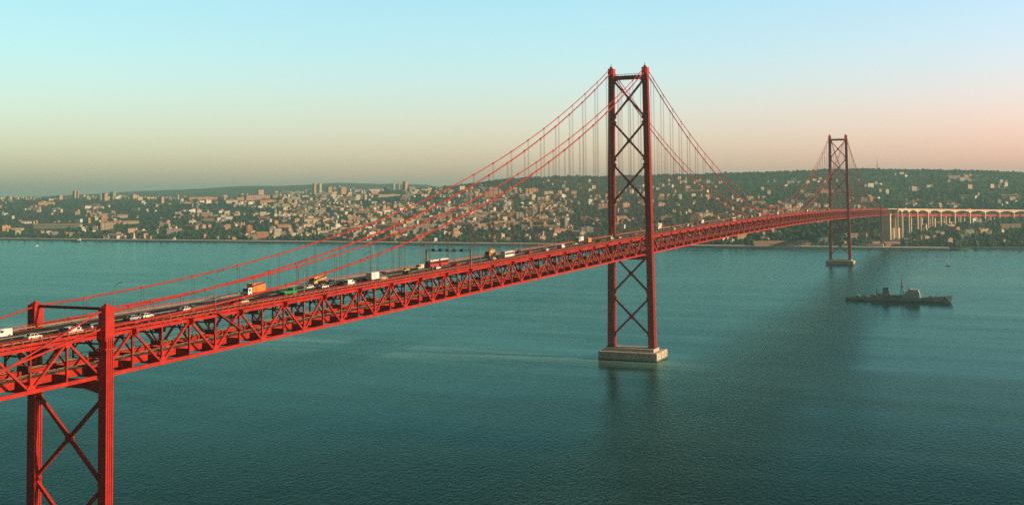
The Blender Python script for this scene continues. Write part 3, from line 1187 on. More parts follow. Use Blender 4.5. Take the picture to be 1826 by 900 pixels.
LAND = [
    # px, base row, width px, height px, wall, roof kind, lit, depth m, name, label
    (7, 411, 19, 9, 'orange', 'flat', True, 25, 'long_hall', 'orange-lit long hall at the left edge of the far bank', 'hall'),
    (104, 407, 84, 6, 'pale_green', 'gable', False, 22, 'monastery', 'long low grey-green monastery range behind the riverside trees, far left', 'monastery'),
    (60, 405, 3, 12, 'cream', 'hip', True, 9, 'church_tower', 'left one of two slim pale church towers at the end of the monastery', 'church tower'),
    (65, 403, 3.5, 11, 'orange', 'hip', True, 9, 'church_tower', 'right, orange-lit one of two slim church towers at the end of the monastery', 'church tower'),
    (158, 398, 5, 11, 'orange', 'hip', True, 12, 'bell_tower', 'orange bell tower standing alone above the trees, right of the monastery', 'tower'),
    (187, 409, 23, 12, 'tan', 'flat', True, 30, 'riverside_hall', 'square tan hall behind the bank trees, right of the long monastery', 'hall'),
    (75, 415.5, 10, 3, 'orange', 'gable', True, 12, 'boathouse', 'low orange-lit boathouse on the bank near the left edge', 'boathouse'),
    (133, 353, 5, 13, 'pink', 'flat', True, 22, 'tower_block', 'left, wider one of two thin pink tower blocks on the far left skyline', 'tower block'),
    (139, 353, 2.5, 13, 'pink', 'flat', True, 14, 'tower_block', 'right, thinner one of two thin pink tower blocks on the far left skyline', 'tower block'),
    (179, 357, 4, 12, 'pale_green', 'flat', False, 20, 'tower_block', 'shaded greenish tower block left of a bright pink one on the left skyline', 'tower block'),
    (186.5, 358, 7, 14, 'pink', 'flat', True, 22, 'tower_block', 'bright pink tower block in the middle of a trio on the left skyline', 'tower block'),
    (201, 356, 7, 14, 'tan', 'flat', True, 22, 'tower_block', 'tan tower block at the right of a trio on the left skyline', 'tower block'),
    (106.5, 356, 8, 8, 'pink', 'flat', True, 22, 'apartment_block', 'stubby pink block on the skyline left of the two thin towers', 'apartment block'),
    (76, 361.5, 12, 2.5, 'pink', 'flat', True, 20, 'long_block', 'flat pink row building on the far left slope below the skyline houses', 'row building'),
    (239, 354, 14, 7, 'pink', 'hip', True, 30, 'apartment_block', 'wide pink block on the skyline right of the pink and tan tower trio', 'apartment block'),
    (288, 362, 6, 11, 'pink', 'flat', True, 18, 'apartment_block', 'narrow tall pink block on the slope, upper left', 'apartment block'),
    (298, 398, 8, 5, 'pink', 'gable', True, 14, 'villa', 'pink villa among dark trees left of the chimneyed power station', 'villa'),
    (232, 399, 30, 4, 'tan', 'gable', True, 14, 'long_row_house', 'long tan row with red roof among trees above the white sail monument', 'row house'),
    (361, 356, 50, 4.5, 'orange', 'flat', True, 20, 'long_block', 'very long low orange block high on the slope, upper left of the power station', 'long block'),
    (428, 357, 20, 5, 'orange', 'flat', True, 25, 'complex_wing', 'low orange wing at the left of the big pink cultural complex', 'wing'),
    (458, 356, 42, 8, 'pink', 'flat', True, 40, 'cultural_complex', 'big pink complex with one square tower high on the slope', 'complex'),
    (463, 349, 13, 11, 'pink', 'flat', True, 25, 'square_tower', 'square pink tower rising behind the big pink complex', 'tower'),
    (476, 361, 30, 4, 'orange', 'flat', True, 20, 'long_block', 'low orange block just below the big pink complex', 'long block'),
    (560, 346, 4.5, 19, 'orange', 'flat', True, 24, 'tower_block', 'left leg of the twin cream tower blocks that stand highest above the centre-left slope', 'tower block'),
    (569.5, 345, 5, 18, 'cream', 'flat', True, 24, 'tower_block', 'right leg of the twin cream tower blocks that stand highest above the centre-left slope', 'tower block'),
    (586, 346, 9, 13, 'orange', 'flat', True, 24, 'tower_block', 'single orange tower block right of the tall twin cream towers', 'tower block'),
    (610, 346, 13, 13, 'orange', 'flat', True, 26, 'tower_block', 'broad orange tower block, last of the skyline row of towers left of the cables', 'tower block'),
    (635, 357, 11, 10, 'cream', 'flat', True, 22, 'apartment_block', 'cream apartment block below the skyline towers, left of a slimmer one', 'apartment block'),
    (650, 356, 5, 9, 'cream', 'flat', True, 18, 'apartment_block', 'slim cream apartment block below the skyline towers', 'apartment block'),
    (700, 338, 7, 11, 'pale_green', 'flat', False, 22, 'tower_block', 'shaded green tower block left of the two thin orange ones', 'tower block'),
    (711, 338, 2.5, 12, 'orange', 'flat', True, 14, 'tower_block', 'very thin orange tower block beside the shaded green one', 'tower block'),
    (722, 339, 6, 16, 'orange', 'flat', True, 20, 'tower_block', 'tallest orange tower block of the group left of the cables at skyline', 'tower block'),
    (693, 350, 40, 3.5, 'cream', 'flat', True, 18, 'long_block', 'long cream row building under the thin orange tower blocks', 'row building'),
    (878, 350, 34, 9, 'orange', 'flat', True, 35, 'large_block', 'large cream-orange block right behind the near-side cables', 'large block'),
    (945, 343, 24, 7, 'orange', 'flat', True, 25, 'large_block', 'wide orange block on the hilltop edge left of the nearer main tower', 'large block'),
    (975, 346, 20, 5, 'cream', 'flat', True, 22, 'long_block', 'cream row building on the hill edge left of the nearer main tower', 'row building'),
    (995, 349, 10, 9, 'orange', 'flat', True, 18, 'apartment_block', 'orange apartment block stepping down the hill left of the nearer main tower', 'apartment block'),
    (962, 380, 6, 14, 'orange', 'flat', True, 16, 'tower_block', 'slender orange tower block amid the houses left of the nearer main tower', 'tower block'),
    (1004, 412, 10, 23, 'grey', 'flat', False, 18, 'slab_block', 'tall grey shaded slab block just above the bridge deck traffic', 'slab block'),
    (1006, 366, 5, 9, 'orange', 'flat', True, 14, 'tower_block', 'small orange tower block between hangers left of the nearer main tower', 'tower block'),
    (1041, 414, 24, 9, 'grey', 'flat', True, 25, 'warehouse', 'pale grey warehouse behind the deck left of the nearer main tower', 'warehouse'),
    (1080, 371, 36, 8, 'pink', 'flat', True, 24, 'large_block', 'long pink block partly hidden by the nearer main tower left leg', 'large block'),
    (1111, 369, 18, 7, 'orange', 'flat', True, 24, 'large_block', 'orange block seen between the two legs of the nearer main tower', 'large block'),
    (1123, 345, 10, 7, 'cream', 'flat', True, 18, 'apartment_block', 'cream block high between the two legs of the nearer main tower', 'apartment block'),
    (1176, 352, 14, 6, 'orange', 'flat', True, 20, 'apartment_block', 'orange block right of the nearer main tower, left of the yellow one', 'apartment block'),
    (1189, 355, 8, 9, 'yellow', 'flat', True, 20, 'apartment_block', 'bright yellow square block right of the nearer main tower', 'apartment block'),
    (1199, 355, 6, 9, 'cream', 'flat', True, 18, 'apartment_block', 'cream block between the bright yellow and the green block', 'apartment block'),
    (1209, 355, 8, 9, 'pale_green', 'flat', True, 18, 'apartment_block', 'pale green block right of the yellow and cream ones', 'apartment block'),
    (1174, 367, 17, 5, 'pink', 'hip', True, 25, 'palace', 'pink hip-roofed palace below the yellow block, right of the nearer main tower', 'palace'),
    (1198, 380, 8, 7, 'tan', 'hip', True, 16, 'villa', 'tan villa alone in dark trees right of the nearer main tower', 'villa'),
    (1257, 382, 6, 8, 'cream', 'hip', True, 12, 'villa', 'tall cream villa in dark trees above the main span deck', 'villa'),
    (1197, 334, 6, 5, 'white', 'flat', True, 16, 'hilltop_house', 'small white house on the wooded hill between nearer tower and cable', 'house'),
    (1224, 336, 12, 4.5, 'pink', 'gable', True, 14, 'hilltop_house', 'pink long house on the wooded hill under the main cables', 'house'),
    (1367, 347, 9, 8, 'tan', 'hip', True, 18, 'chapel', 'tan chapel standing on the wooded hill between the main towers', 'chapel'),
    (1321, 376, 8, 6, 'orange', 'hip', True, 14, 'villa', 'orange villa just above the deck at mid span', 'villa'),
    (1458, 368, 6, 5, 'orange', 'hip', True, 12, 'villa', 'orange villa just left of the farther main tower at deck height', 'villa'),
    (1529, 413, 9, 9, 'orange', 'flat', True, 20, 'warehouse', 'orange-lit cube warehouse right of the farther main tower', 'warehouse'),
    (1526, 421, 16, 4, 'pink', 'gable', True, 14, 'shed', 'low pink shed below the orange cube warehouse', 'shed'),
    (1461, 431, 20, 8, 'grey', 'flat', True, 18, 'dock_office', 'grey dock office under the deck left of the farther main tower', 'office'),
    (1390, 438, 100, 4.5, 'tan', 'gable', True, 20, 'quay_warehouse', 'very long tan quay warehouse left of the farther main tower', 'warehouse'),
    (1558, 439, 18, 5, 'orange', 'gable', True, 16, 'quay_warehouse', 'shorter orange quay warehouse under the bridge end on the far bank', 'warehouse'),
    (1586, 439, 28, 5, 'orange', 'gable', True, 16, 'quay_warehouse', 'longer orange quay warehouse in front of the anchorage', 'warehouse'),
    (1661, 426, 6, 7, 'pink', 'hip', True, 10, 'villa', 'small pink villa in trees below the pale arched viaduct', 'villa'),
    (1785, 433, 6, 6, 'pink', 'flat', True, 10, 'dock_house', 'little pink dock house near the right edge', 'house'),
    (1755, 411, 5, 4, 'white', 'hip', True, 10, 'villa', 'white villa under the right end of the pale arched viaduct', 'villa'),
    (440, 415, 14, 13, 'brick', 'flat', True, 22, 'power_station', 'tall orange brick power station hall right of four white chimneys', 'power station'),
    (426, 414, 26, 5, 'grey', 'flat', False, 18, 'boiler_house', 'long grey boiler house at the foot of the four white chimneys', 'boiler house'),
    (466, 424, 22, 8, 'brick', 'gable', True, 20, 'brick_hall', 'long low red brick hall on the bank right of the power station', 'hall'),
    (505, 408, 26, 6, 'orange', 'gable', True, 18, 'long_row_house', 'long orange row building above the left end of the cables', 'row building'),
    (566, 412, 10, 6, 'yellow', 'hip', True, 14, 'villa', 'yellow villa low on the slope near the left cables', 'villa'),
    (545, 420, 6, 7, 'yellow', 'hip', True, 12, 'villa', 'yellow tall house near the bank just above the far-side cable', 'villa'),
    (609, 400, 12, 8, 'orange', 'hip', True, 16, 'mansion', 'orange mansion on the lower slope above the far-side cables', 'mansion'),
    (681, 396, 9, 7, 'orange', 'flat', True, 14, 'apartment_block', 'orange cube block between the crossing cables', 'apartment block'),
    (364, 424, 7, 7, 'orange', 'hip', True, 10, 'villa', 'orange-roofed villa in trees by the bank left of the power station', 'villa'),
    (372, 405, 7, 5, 'orange', 'hip', True, 10, 'villa', 'bright orange villa above the bank trees left of the four chimneys', 'villa'),
    (490, 399, 9, 6, 'orange', 'hip', True, 14, 'mansion', 'orange mansion right above the white twin houses near the power station', 'mansion'),
    (527, 396, 12, 6, 'orange', 'flat', True, 14, 'apartment_block', 'deep orange cube block mid slope right of the power station', 'apartment block'),
    (507, 385, 13, 6, 'cream', 'hip', True, 16, 'mansion', 'cream mansion mid slope below the big pink complex', 'mansion'),
    (870, 423, 5, 5, 'orange', 'hip', True, 10, 'villa', 'orange cabin-like villa by the bank above the cement mixer', 'villa'),
]


def block_extras(m, w, d, h):
    # balconies / stair tower so that big blocks are not bare boxes
    n = max(1, int(w / 9))
    for k in range(n):
        x = -w / 2 + (k + .5) * w / n
        m.box((x, -d / 2 - .5, 2), (w / n * .45, 1.0, max(1, h - 3)))


for px, row, wp, hp, wall, rk, lit, dep, nm, label, cat in LAND:
    P, D = hit(px, row)
    k = D / F
    tr = 38 if wp < 20 else 24
    w = wp * k / (1.0 if wp > 20 else 1.12)
    h = hp * k * (.86 if rk != 'flat' else .96)
    if wp > 30:
        tr = 14
    o = house(nm, P, face_rot(px, lit, tr), w, min(dep, max(8, w * 1.3)), h, wall, 'roof' if rk != 'flat' else 'roof_grey', rk, block_extras if (rk == 'flat' and w > 14) else None)
    tag(o, label, cat)
# power-station chimneys
PC, DC = hit(426, 413)
for i, x in enumerate((418.0, 424.5, 429.8, 435.2)):
    P, D = hit(x, 412)
    o = empty('factory_chimney', P)
    MB().tube([(0, 0, -2), (0, 0, 16 * D / F)], 1.5, 10, r1=1.1).build('stack', M['viaduct'], o)
    MB().tube([(0, 0, 16 * D / F), (0, 0, 16 * D / F + .8)], 1.4, 10).build('rim', M['roof_grey'], o)
    tag(o, 'white power station chimney, ' + ('leftmost of four', 'second from left of four', 'third from left of four', 'rightmost of four')[i], 'chimney', 'power station chimneys')
# sail-shaped monument on the quay
P, D = hit(239, 426)
o = empty('monument', P, face_rot(239))
m = MB()
m.prism([(-3.2, -2), (3.2, -2), (3.4, 3), (1.8, 8), (1.2, 17), (-.8, 17), (-1.8, 7), (-2.8, 3)], 'y', -1.4, 1.4)
m.build('sail_slab', M['viaduct'], o, fix=True)
MB().box((0, 0, -2), (14, 8, 3.2)).build('terrace', M['viaduct'], o)
tag(o, 'pale sail-shaped stone monument standing on the quay at left', 'monument')
# lattice mast on the hill
P, D = hit(1564, skyline(1564) + .4)
o = empty('radio_mast', P)
m = MB()
hh = 44 * D / F * .48
for sx, sy in ((-1, -1), (1, -1), (1, 1), (-1, 1)):
    m.bar((sx * 3, sy * 3, -2), (sx * .6, sy * .6, hh * .6), .5, .5)
for k in range(6):
    e = 3 - 2.4 * k / 6
    z = hh * .6 * k / 6
    m.bar((-e, -e, z), (e, -e, z + hh * .1), .35, .35)
    m.bar((e, -e, z), (-e, -e, z + hh * .1), .3, .3)
m.build('lattice', M['red_dark'], o)
MB().tube([(0, 0, hh * .58), (0, 0, hh * 1.2)], .5, 6, r1=.2).build('aerial', M['red_dark'], o)
tag(o, 'thin radio mast on the wooded hilltop right of the farther main tower', 'mast')


def citiness(px, row):
    sk = skyline(px)
    if row < sk + 5 and px > 640:
        return 0
    n = mn.noise(Vector((px / 45, row / 9, 1.7)))
    if px < 330:
        b = .62 if row < 357 else (.06 if row < 398 else .02)
    elif px < 480:
        b = .36 if row < 372 else (.2 if row < 415 else .02)
    elif px < 820:
        b = .54
        if px > 640 and 353 < row < 366:
            b = .05
        if row > 424:
            b = .05
    elif px < 1010:
        b = .50 if 336 < row < 412 else .05
    elif px < 1160:
        b = .16 if row > 332 else 0
        if row > 385:
            b = .05
    elif px < 1480:
        b = .08 if 338 < row < 372 else (.36 if 366 <= row < 398 and px > 1280 else .0)
        if row > 400:
            b = .08
    else:
        b = .05 if 352 < row < 372 else 0
        if row > 400:
            b = .0
    return max(0, b + n * .5)


ZONES = [(0, 110, 'above the long monastery'), (110, 210, 'around the skyline tower trio at left'), (210, 330, 'above the white sail monument'),
         (330, 410, 'below the very long orange block'), (410, 480, 'above the brick power station'), (480, 550, 'right of the power station'),
         (550, 630, 'below the twin cream skyline towers'), (630, 700, 'below the slim cream apartment blocks'), (700, 790, 'below the thin orange tower blocks'),
         (790, 870, 'seen through the crossing cables'), (870, 960, 'below the large cream-orange block'), (960, 1085, 'left of the nearer main tower'),
         (1085, 1170, 'behind the nearer main tower'), (1170, 1290, 'right of the nearer main tower'), (1290, 1400, 'above the middle of the main span'),
         (1400, 1480, 'left of the farther main tower'), (1480, 1600, 'right of the farther main tower'), (1600, 1840, 'around the pale arched viaduct')]
cand = []
tries = 0
rh = random.Random(5)
occupied = [(a[0], a[1], a[2]) for a in LAND]
while len(cand) < 2700 and tries < 90000:
    tries += 1
    px = rh.uniform(-10, 1830)
    sk = skyline(px)
    row = rh.uniform(sk + 1, 442 if px > 700 else 432)
    if rh.random() > citiness(px, row):
        continue
    P, D = hit(px, row)
    if D < shore_d(px) + 45 or D > 7600:
        continue
    if any(abs(px - a) < w * .55 + 2 and -8 < row - b < 4 for a, b, w in occupied):
        continue
    t = rh.random()
    if t < .72:
        kind, w, d, h = 'house', rh.uniform(6, 12), rh.uniform(6, 10), rh.uniform(4, 8)
    elif t < .92:
        kind, w, d, h = 'block', rh.uniform(11, 22), rh.uniform(10, 14), rh.uniform(7, 14)
    else:
        kind, w, d, h = 'row', rh.uniform(26, 50), rh.uniform(10, 13), rh.uniform(6, 11)
    if D > 4300:
        w *= 1.35
        h *= 1.25
    wall = rh.choices(['cream', 'white', 'pink', 'orange', 'tan', 'grey', 'yellow'], [22, 23, 10, 8, 17, 16, 3])[0]
    rz = face_rot(px, True, rh.choice([38, 24, 10, -20, -35, 48, 0, -45, -50]) + rh.uniform(-8, 8))
    cand.append((w * h / D / D, px, row, P, D, kind, w, d, h, wall, rz))
cand.sort(key=lambda c: -c[0])
indiv, rest_h = cand[:215], cand[215:]
groups = {}
for c in indiv:
    zi = next(i for i, z in enumerate(ZONES) if c[1] < z[1])
    groups.setdefault((zi, c[5], c[9]), []).append(c)
KN = {'house': ('house', 'small {} house with terracotta roof'), 'block': ('apartment_block', '{} flat-roofed block'), 'row': ('row_house', 'long {} row with terracotta roof')}
KP = {'house': 'small {} houses', 'block': '{} flat-roofed blocks', 'row': 'long {} rows'}
for (zi, kind, wall), L_ in groups.items():
    L_.sort(key=lambda c: c[1])
    for i, c in enumerate(L_):
        _, px, row, P, D, kind, w, d, h, wall, rz = c
        o = house(KN[kind][0], P, rz, w, d, h, wall, 'roof_grey' if kind == 'block' else 'roof', {'house': 'hip', 'block': 'flat', 'row': 'gable'}[kind])
        if len(L_) == 1:
            lab = KN[kind][1].format(wall) + ' ' + ZONES[zi][2]
        elif i == 0:
            lab = 'leftmost of the ' + KP[kind].format(wall) + ' ' + ZONES[zi][2]
        elif i == len(L_) - 1:
            lab = 'rightmost of the ' + KP[kind].format(wall) + ' ' + ZONES[zi][2]
        else:
            lab = ordinal(i + 1) + ' from left of the ' + KP[kind].format(wall) + ' ' + ZONES[zi][2]
        tag(o, lab, 'house' if kind != 'block' else 'apartment block', 'houses and blocks across the river')
WM = ['cream', 'white', 'pink', 'orange', 'tan', 'grey', 'yellow']
m = MB()
for _, px, row, P, D, kind, w, d, h, wall, rz in rest_h:
    m.box((P.x, P.y, P.z - 4), (w, d, h + 4), rz, WM.index(wall))
    if kind == 'block':
        m.box((P.x, P.y, P.z + h + .01), (w + .3, d + .3, .6), rz, 8)
    else:
        m.box((P.x, P.y, P.z + h + .01), (w + 1, d + 1, min(w, d) * .28), rz, 7, top=(.55, .04) if kind == 'house' else (.98, .04))
o = m.build('distant_houses', [M['w_' + x] for x in WM] + [M['roof'], M['roof_grey']])
tag(o, 'mass of small pale houses and blocks spread over the far slopes', kind='stuff')

# ------------------------------------------------------------------ trees
def ico(sub):
    bm = bmesh.new()
    bmesh.ops.create_icosphere(bm, subdivisions=sub, radius=1)
    vs_ = [tuple(v.co) for v in bm.verts]
    fs_ = [[v.index for v in f.verts] for f in bm.faces]
    bm.free()
    return vs_, fs_


IV, IF = ico(2)
IVs, IFs = ico(1)


def crown_shape(seed, V, rag=.35, tall=1.0):
    out = []
    for x, y, z in V:
        v = Vector((x, y, z))
        n = mn.noise(v * 1.6 + Vector((seed * 7.1, 0, 0))) * .9 + mn.noise(v * 3.7 + Vector((0, seed * 3.3, 0))) * .6
        r = 1 + rag * n * 1.6
        zz = z * r
        if zz < 0:
            zz *= .7
        out.append((x * r, y * r, zz * tall))
    return out


SH = [np.array(crown_shape(i, IVs, .42, rng.uniform(.75, 1.15))) for i in range(14)]
nv = len(IVs)
rt_ = random.Random(21)
VV, FF = [], []
cnt = 0
tries = 0
base_f = np.array(IFs)
while cnt < 21000 and tries < 210000:
    tries += 1
    px = rt_.uniform(-25, 1850)
    sk = skyline(px)
    row = sk + (446 - sk) * rt_.random() ** 1.15 if rt_.random() > .12 else sk + rt_.uniform(0, 1.2)
    if px < 640 and row < sk + 4 and rt_.random() < .5:
        continue
    c = citiness(px, row)
    if rt_.random() < c * .95:
        continue
    # open ground shows between the woods
    if mn.noise(Vector((px / 30, row / 7, 9.2))) > .34 and row > sk + 12:
        continue
    P, D = hit(px, row)
    if D < shore_d(px) + (36 if px < 1720 else 24):
        continue
    if -24 < P.x < 34 and P.y < 1780:
        continue
    if D > 6200:
        continue
    if any(abs(px - a) < w * .5 + 1 and -1 < row - b < 4.5 for a, b, w in occupied):
        continue
    r = (1.7 + 5.0 * rt_.random() ** 2.2) * (1 + max(0, D - 3200) / 6500)
    if px > 1000 and D > 3400:
        r *= .8
    a = rt_.uniform(0, 6.28)
    S = SH[rt_.randrange(14)]
    ca, sa = math.cos(a) * r, math.sin(a) * r
    X = S[:, 0] * ca - S[:, 1] * sa + P.x
    Y = S[:, 0] * sa + S[:, 1] * ca + P.y
    Z = S[:, 2] * r * (rt_.uniform(.85, 1.3) if D < 3400 else rt_.uniform(.6, .9)) + P.z + r * .55
    VV.append(np.stack([X, Y, Z], 1))
    FF.append(base_f + cnt * nv)
    cnt += 1
VV = np.concatenate(VV)
FF = np.concatenate(FF)
me = bpy.data.meshes.new('woodland')
me.from_pydata(VV.tolist(), [], FF.tolist())
me.materials.append(M['leaf'])
wood = bpy.data.objects.new('woodland', me)
COL.objects.link(wood)
tag(wood, 'dark green woods covering the far hills and bank', kind='stuff')

# single trees of the first belt along the bank
protos = []
for i in range(6):
    o = empty('tree', (0, 0, 0))
    MB().tube([(0, 0, -1), (.1, .05, 2.5), (0, .1, 5)], .42, 7, r1=.22).build('trunk', M['trunk'], o)
    c = MB()
    for k in range(16):
        a = rng.uniform(0, 6.28)
        rr = rng.uniform(0, 2.6)
        z = rng.uniform(3.6, 9.2)
        rr *= 1.15 - abs(z - 5.6) / 6
        s = rng.uniform(1.1, 2.0)
        V = crown_shape(i * 20 + k, IVs, .5)
        c.add([(x * s + rr * math.cos(a), y * s + rr * math.sin(a), zz * s * .85 + z) for x, y, zz in V], IFs)
    c.build('crown', M['leaf'] if i % 3 else M['leaf_pale'], o)
    protos.append(o)
TZ = [(0, 110, 'on the bank left of the white-cabined boat'), (110, 235, 'on the bank left of the white sail monument'), (235, 330, 'on the bank right of the white sail monument'),
      (330, 420, 'on the bank left of the power station'), (470, 640, 'on the bank right of the brick hall'), (640, 860, 'on the bank seen through the hangers'),
      (860, 1080, 'on the bank left of the nearer main tower'), (1160, 1470, 'on the bank under the main span'), (1600, 1690, 'on the bank below the pale arches'), (1715, 1830, 'on the bank right of the dock mouth')]
used = set()
for zi, (a, bb, txt) in enumerate(TZ):
    n = int((bb - a) / 15) + 2
    for k in range(n):
        px = a + (k + rt_.uniform(.2, .8)) * (bb - a) / n
        D = shore_d(px) + rt_.uniform(32, 70)
        P = gpt(px, D)
        row = proj(P)[1]
        if any(abs(px - x) < w * .5 + 1 and abs(row - b_) < 6 for x, b_, w in occupied):
            continue
        i = rt_.randrange(6)
        o = protos[i] if i not in used else copy_tree(protos[i])
        used.add(i)
        o.location = P
        o.rotation_euler = (0, 0, rt_.uniform(0, 6.28))
        s = rt_.uniform(.75, 1.25)
        o.scale = (s, s, s * rt_.uniform(.85, 1.1))
        tag(o, 'leafy ' + ('pale' if i % 3 == 0 else 'dark') + ' green round tree ' + txt, 'tree', ('pale' if i % 3 == 0 else 'dark') + ' trees ' + txt)
for i in range(6):
    if i not in used:
        bpy.data.objects.remove(protos[i])

# ------------------------------------------------------------------ vehicles (forward = +Y, origin on the road)
def wheels(o, ys, x, r=.33, w=.24):
    for y in ys:
        for sx in (-1, 1):
            m = MB()
            m.tube([(sx * x - w / 2, y, r), (sx * x + w / 2, y, r)], r, 12)
            wh = m.build('wheel', M['tyre'], o)
            MB().tube([(sx * (x + w / 2) - .0, y, r), (sx * (x + w / 2) + sx * .02, y, r)], r * .55, 8).build('rim', M['steel'], wh)


def lights(o, y, x, z, front=True):
    for sx in (-1, 1):
        MB().box((sx * x, y, z), (.34, .06, .18)).build('headlight' if front else 'tail_light', M['lamp'] if front else M['v_redcar'], o)


def v_car(col, van=False):
    o = empty('car')
    body = MB()
    body.prism([(-2.1, .28), (2.05, .28), (2.15, .5), (2.1, .72), (1.15, .9), (-1.55, .94), (-2.12, .88), (-2.18, .55)], 'x', -.85, .85)
    body.build('body', M['v_' + col], o, fix=True)
    ca = MB()
    ca.prism([(1.1, .9), (.35, 1.4), (-1.25, 1.4), (-1.75, .93)], 'x', -.74, .74)
    ca.build('window', M['glass'], o, fix=True)
    rf = MB()
    rf.box((0, -.45, 1.38), (1.42, 1.62, .07))
    for sx in (-1, 1):
        rf.box((sx * .745, -.35, .9), (.03, .09, .52))
        rf.bar((sx * .72, 1.1, .9), (sx * .70, .36, 1.4), .07, .07)
        rf.bar((sx * .72, -1.75, .93), (sx * .70, -1.25, 1.4), .1, .1)
    rf.build('roof', M['v_' + col], o)
    wheels(o, (-1.3, 1.3), .78)
    lights(o, 2.13, .6, .55)
    lights(o, -2.16, .62, .62, False)
    return o


def v_van(col, windows=False, name='van'):
    o = empty(name)
    L_ = 2.5
    b = MB()
    b.prism([(-L_, .32), (L_ - .05, .32), (L_, .7), (L_ - .15, 1.05), (1.75, 1.15), (1.1, 2.0), (.9, 2.08), (-L_ + .05, 2.08), (-L_ - .02, 1.2)], 'x', -.92, .92)
    b.build('body', M['v_' + col], o, fix=True)
    g = MB()
    g.prism([(1.77, 1.18), (1.13, 1.97), (1.1, 1.95), (1.72, 1.17)], 'x', -.8, .8)
    for sx in (-1, 1):
        ends = [(.25, 1.25)] + ([(-.9, .1), (-2.2, -1.05)] if windows else [])
        for a, bb in ends:
            g.box((sx * .925, (a + bb) / 2, 1.25), (.03, bb - a, .58))
    g.box((0, -L_ - .02, 1.3), (1.5, .03, .5))
    g.build('window', M['glass'], o, fix=True)
    wheels(o, (-1.55, 1.6), .84, .36)
    lights(o, L_, .7, .75)
    lights(o, -L_ - .03, .82, .95, False)
    return o


def cab(o, col, y0, h=2.7):
    b = MB()
    b.prism([(y0, .5), (y0 + 2.1, .5), (y0 + 2.2, 1.4), (y0 + 1.95, h - .1), (y0 + 1.7, h), (y0, h)], 'x', -1.15, 1.15)
    c = b.build('cab', M['v_' + col], o, fix=True)
    g = MB()
    g.bar((0, y0 + 2.17, 1.55), (0, y0 + 2.0, h - .3), 2.0, .05)
    for sx in (-1, 1):
        g.box((sx * 1.155, y0 + 1.25, 1.55), (.03, .95, .75))
    g.build('window', M['glass'], c)
    lights(o, y0 + 2.16, .9, .75)


def chassis(o, a, b):
    MB().box((0, (a + b) / 2, .55), (.9, b - a, .35)).build('chassis', M['v_black'], o)


def v_box_truck(cabc, boxc, L_=5.5, h=3.4, slats=False):
    o = empty('box_truck')
    y1 = L_ / 2 - .6
    cab(o, cabc, y1 + .2)
    chassis(o, y1 - L_, y1 + .4)
    m = MB()
    m.box((0, y1 - L_ / 2, .92), (2.45, L_, h - .92))
    if slats:
        for k in range(int(L_ / .9)):
            for sx in (-1, 1):
                m.box((sx * 1.24, y1 - .5 - k * .9, .95), (.08, .12, h - 1.0))
    m.build('cargo_box', M['v_' + boxc], o)
    wheels(o, (y1 - L_ + 1.0, y1 + 1.2), 1.02, .48, .35)
    return o


def v_flatbed(col):
    o = empty('flatbed_truck')
    cab(o, col, 1.6, 2.5)
    chassis(o, -3.4, 1.9)
    m = MB()
    m.box((0, -.9, .95), (2.3, 4.9, .2))
    for sx in (-1, 1):
        m.box((sx * 1.12, -.9, 1.15), (.06, 4.9, .5))
    m.box((0, -3.33, 1.15), (2.2, .06, .5))
    m.build('cargo_bed', M['v_' + col], o)
    wheels(o, (-2.3, 2.7), 1.0, .46, .32)
    return o


def v_mixer(cabc, drumc, tank=False):
    o = empty('tanker_truck' if tank else 'concrete_mixer')
    cab(o, cabc, 2.0, 2.9)
    chassis(o, -4.2, 2.2)
    m = MB()
    if tank:
        m.tube([(0, -4.1, 2.15), (0, -3.95, 2.15), (0, 1.5, 2.15), (0, 1.65, 2.15)], 1.15, 16)
        m.box((0, -1.2, 3.25), (.7, 3.4, .18))
    else:
        ys = [(-3.9, .75), (-3.2, 1.05), (-1.6, 1.4), (.2, 1.35), (1.5, .7)]
        n = 16
        vs_ = []
        for y, r in ys:
            z = 2.25 - y * .10
            vs_ += [(r * math.cos(2 * math.pi * j / n), y, z + r * math.sin(2 * math.pi * j / n)) for j in range(n)]
        f = [(i * n + j, i * n + (j + 1) % n, (i + 1) * n + (j + 1) % n, (i + 1) * n + j) for i in range(len(ys) - 1) for j in range(n)]
        f += [tuple(range(n)), tuple((len(ys) - 1) * n + j for j in range(n))]
        m.add(vs_, f)
    m.build('tank' if tank else 'mixing_drum', M['v_' + drumc], o, fix=True, smooth=False)
    s = MB()
    if not tank:
        s.bar((0, -4.3, 1.4), (0, -3.6, 3.3), .7, .15)
        s.box((0, -3.9, .9), (1.6, .4, 1.2))
    else:
        for y in (-3.2, -.2):
            s.box((0, y, .9), (1.7, .4, .5))
    s.build('support_frame', M['v_black'], o)
    wheels(o, (-3.4, -2.2, 3.1), 1.05, .5, .35)
    return o


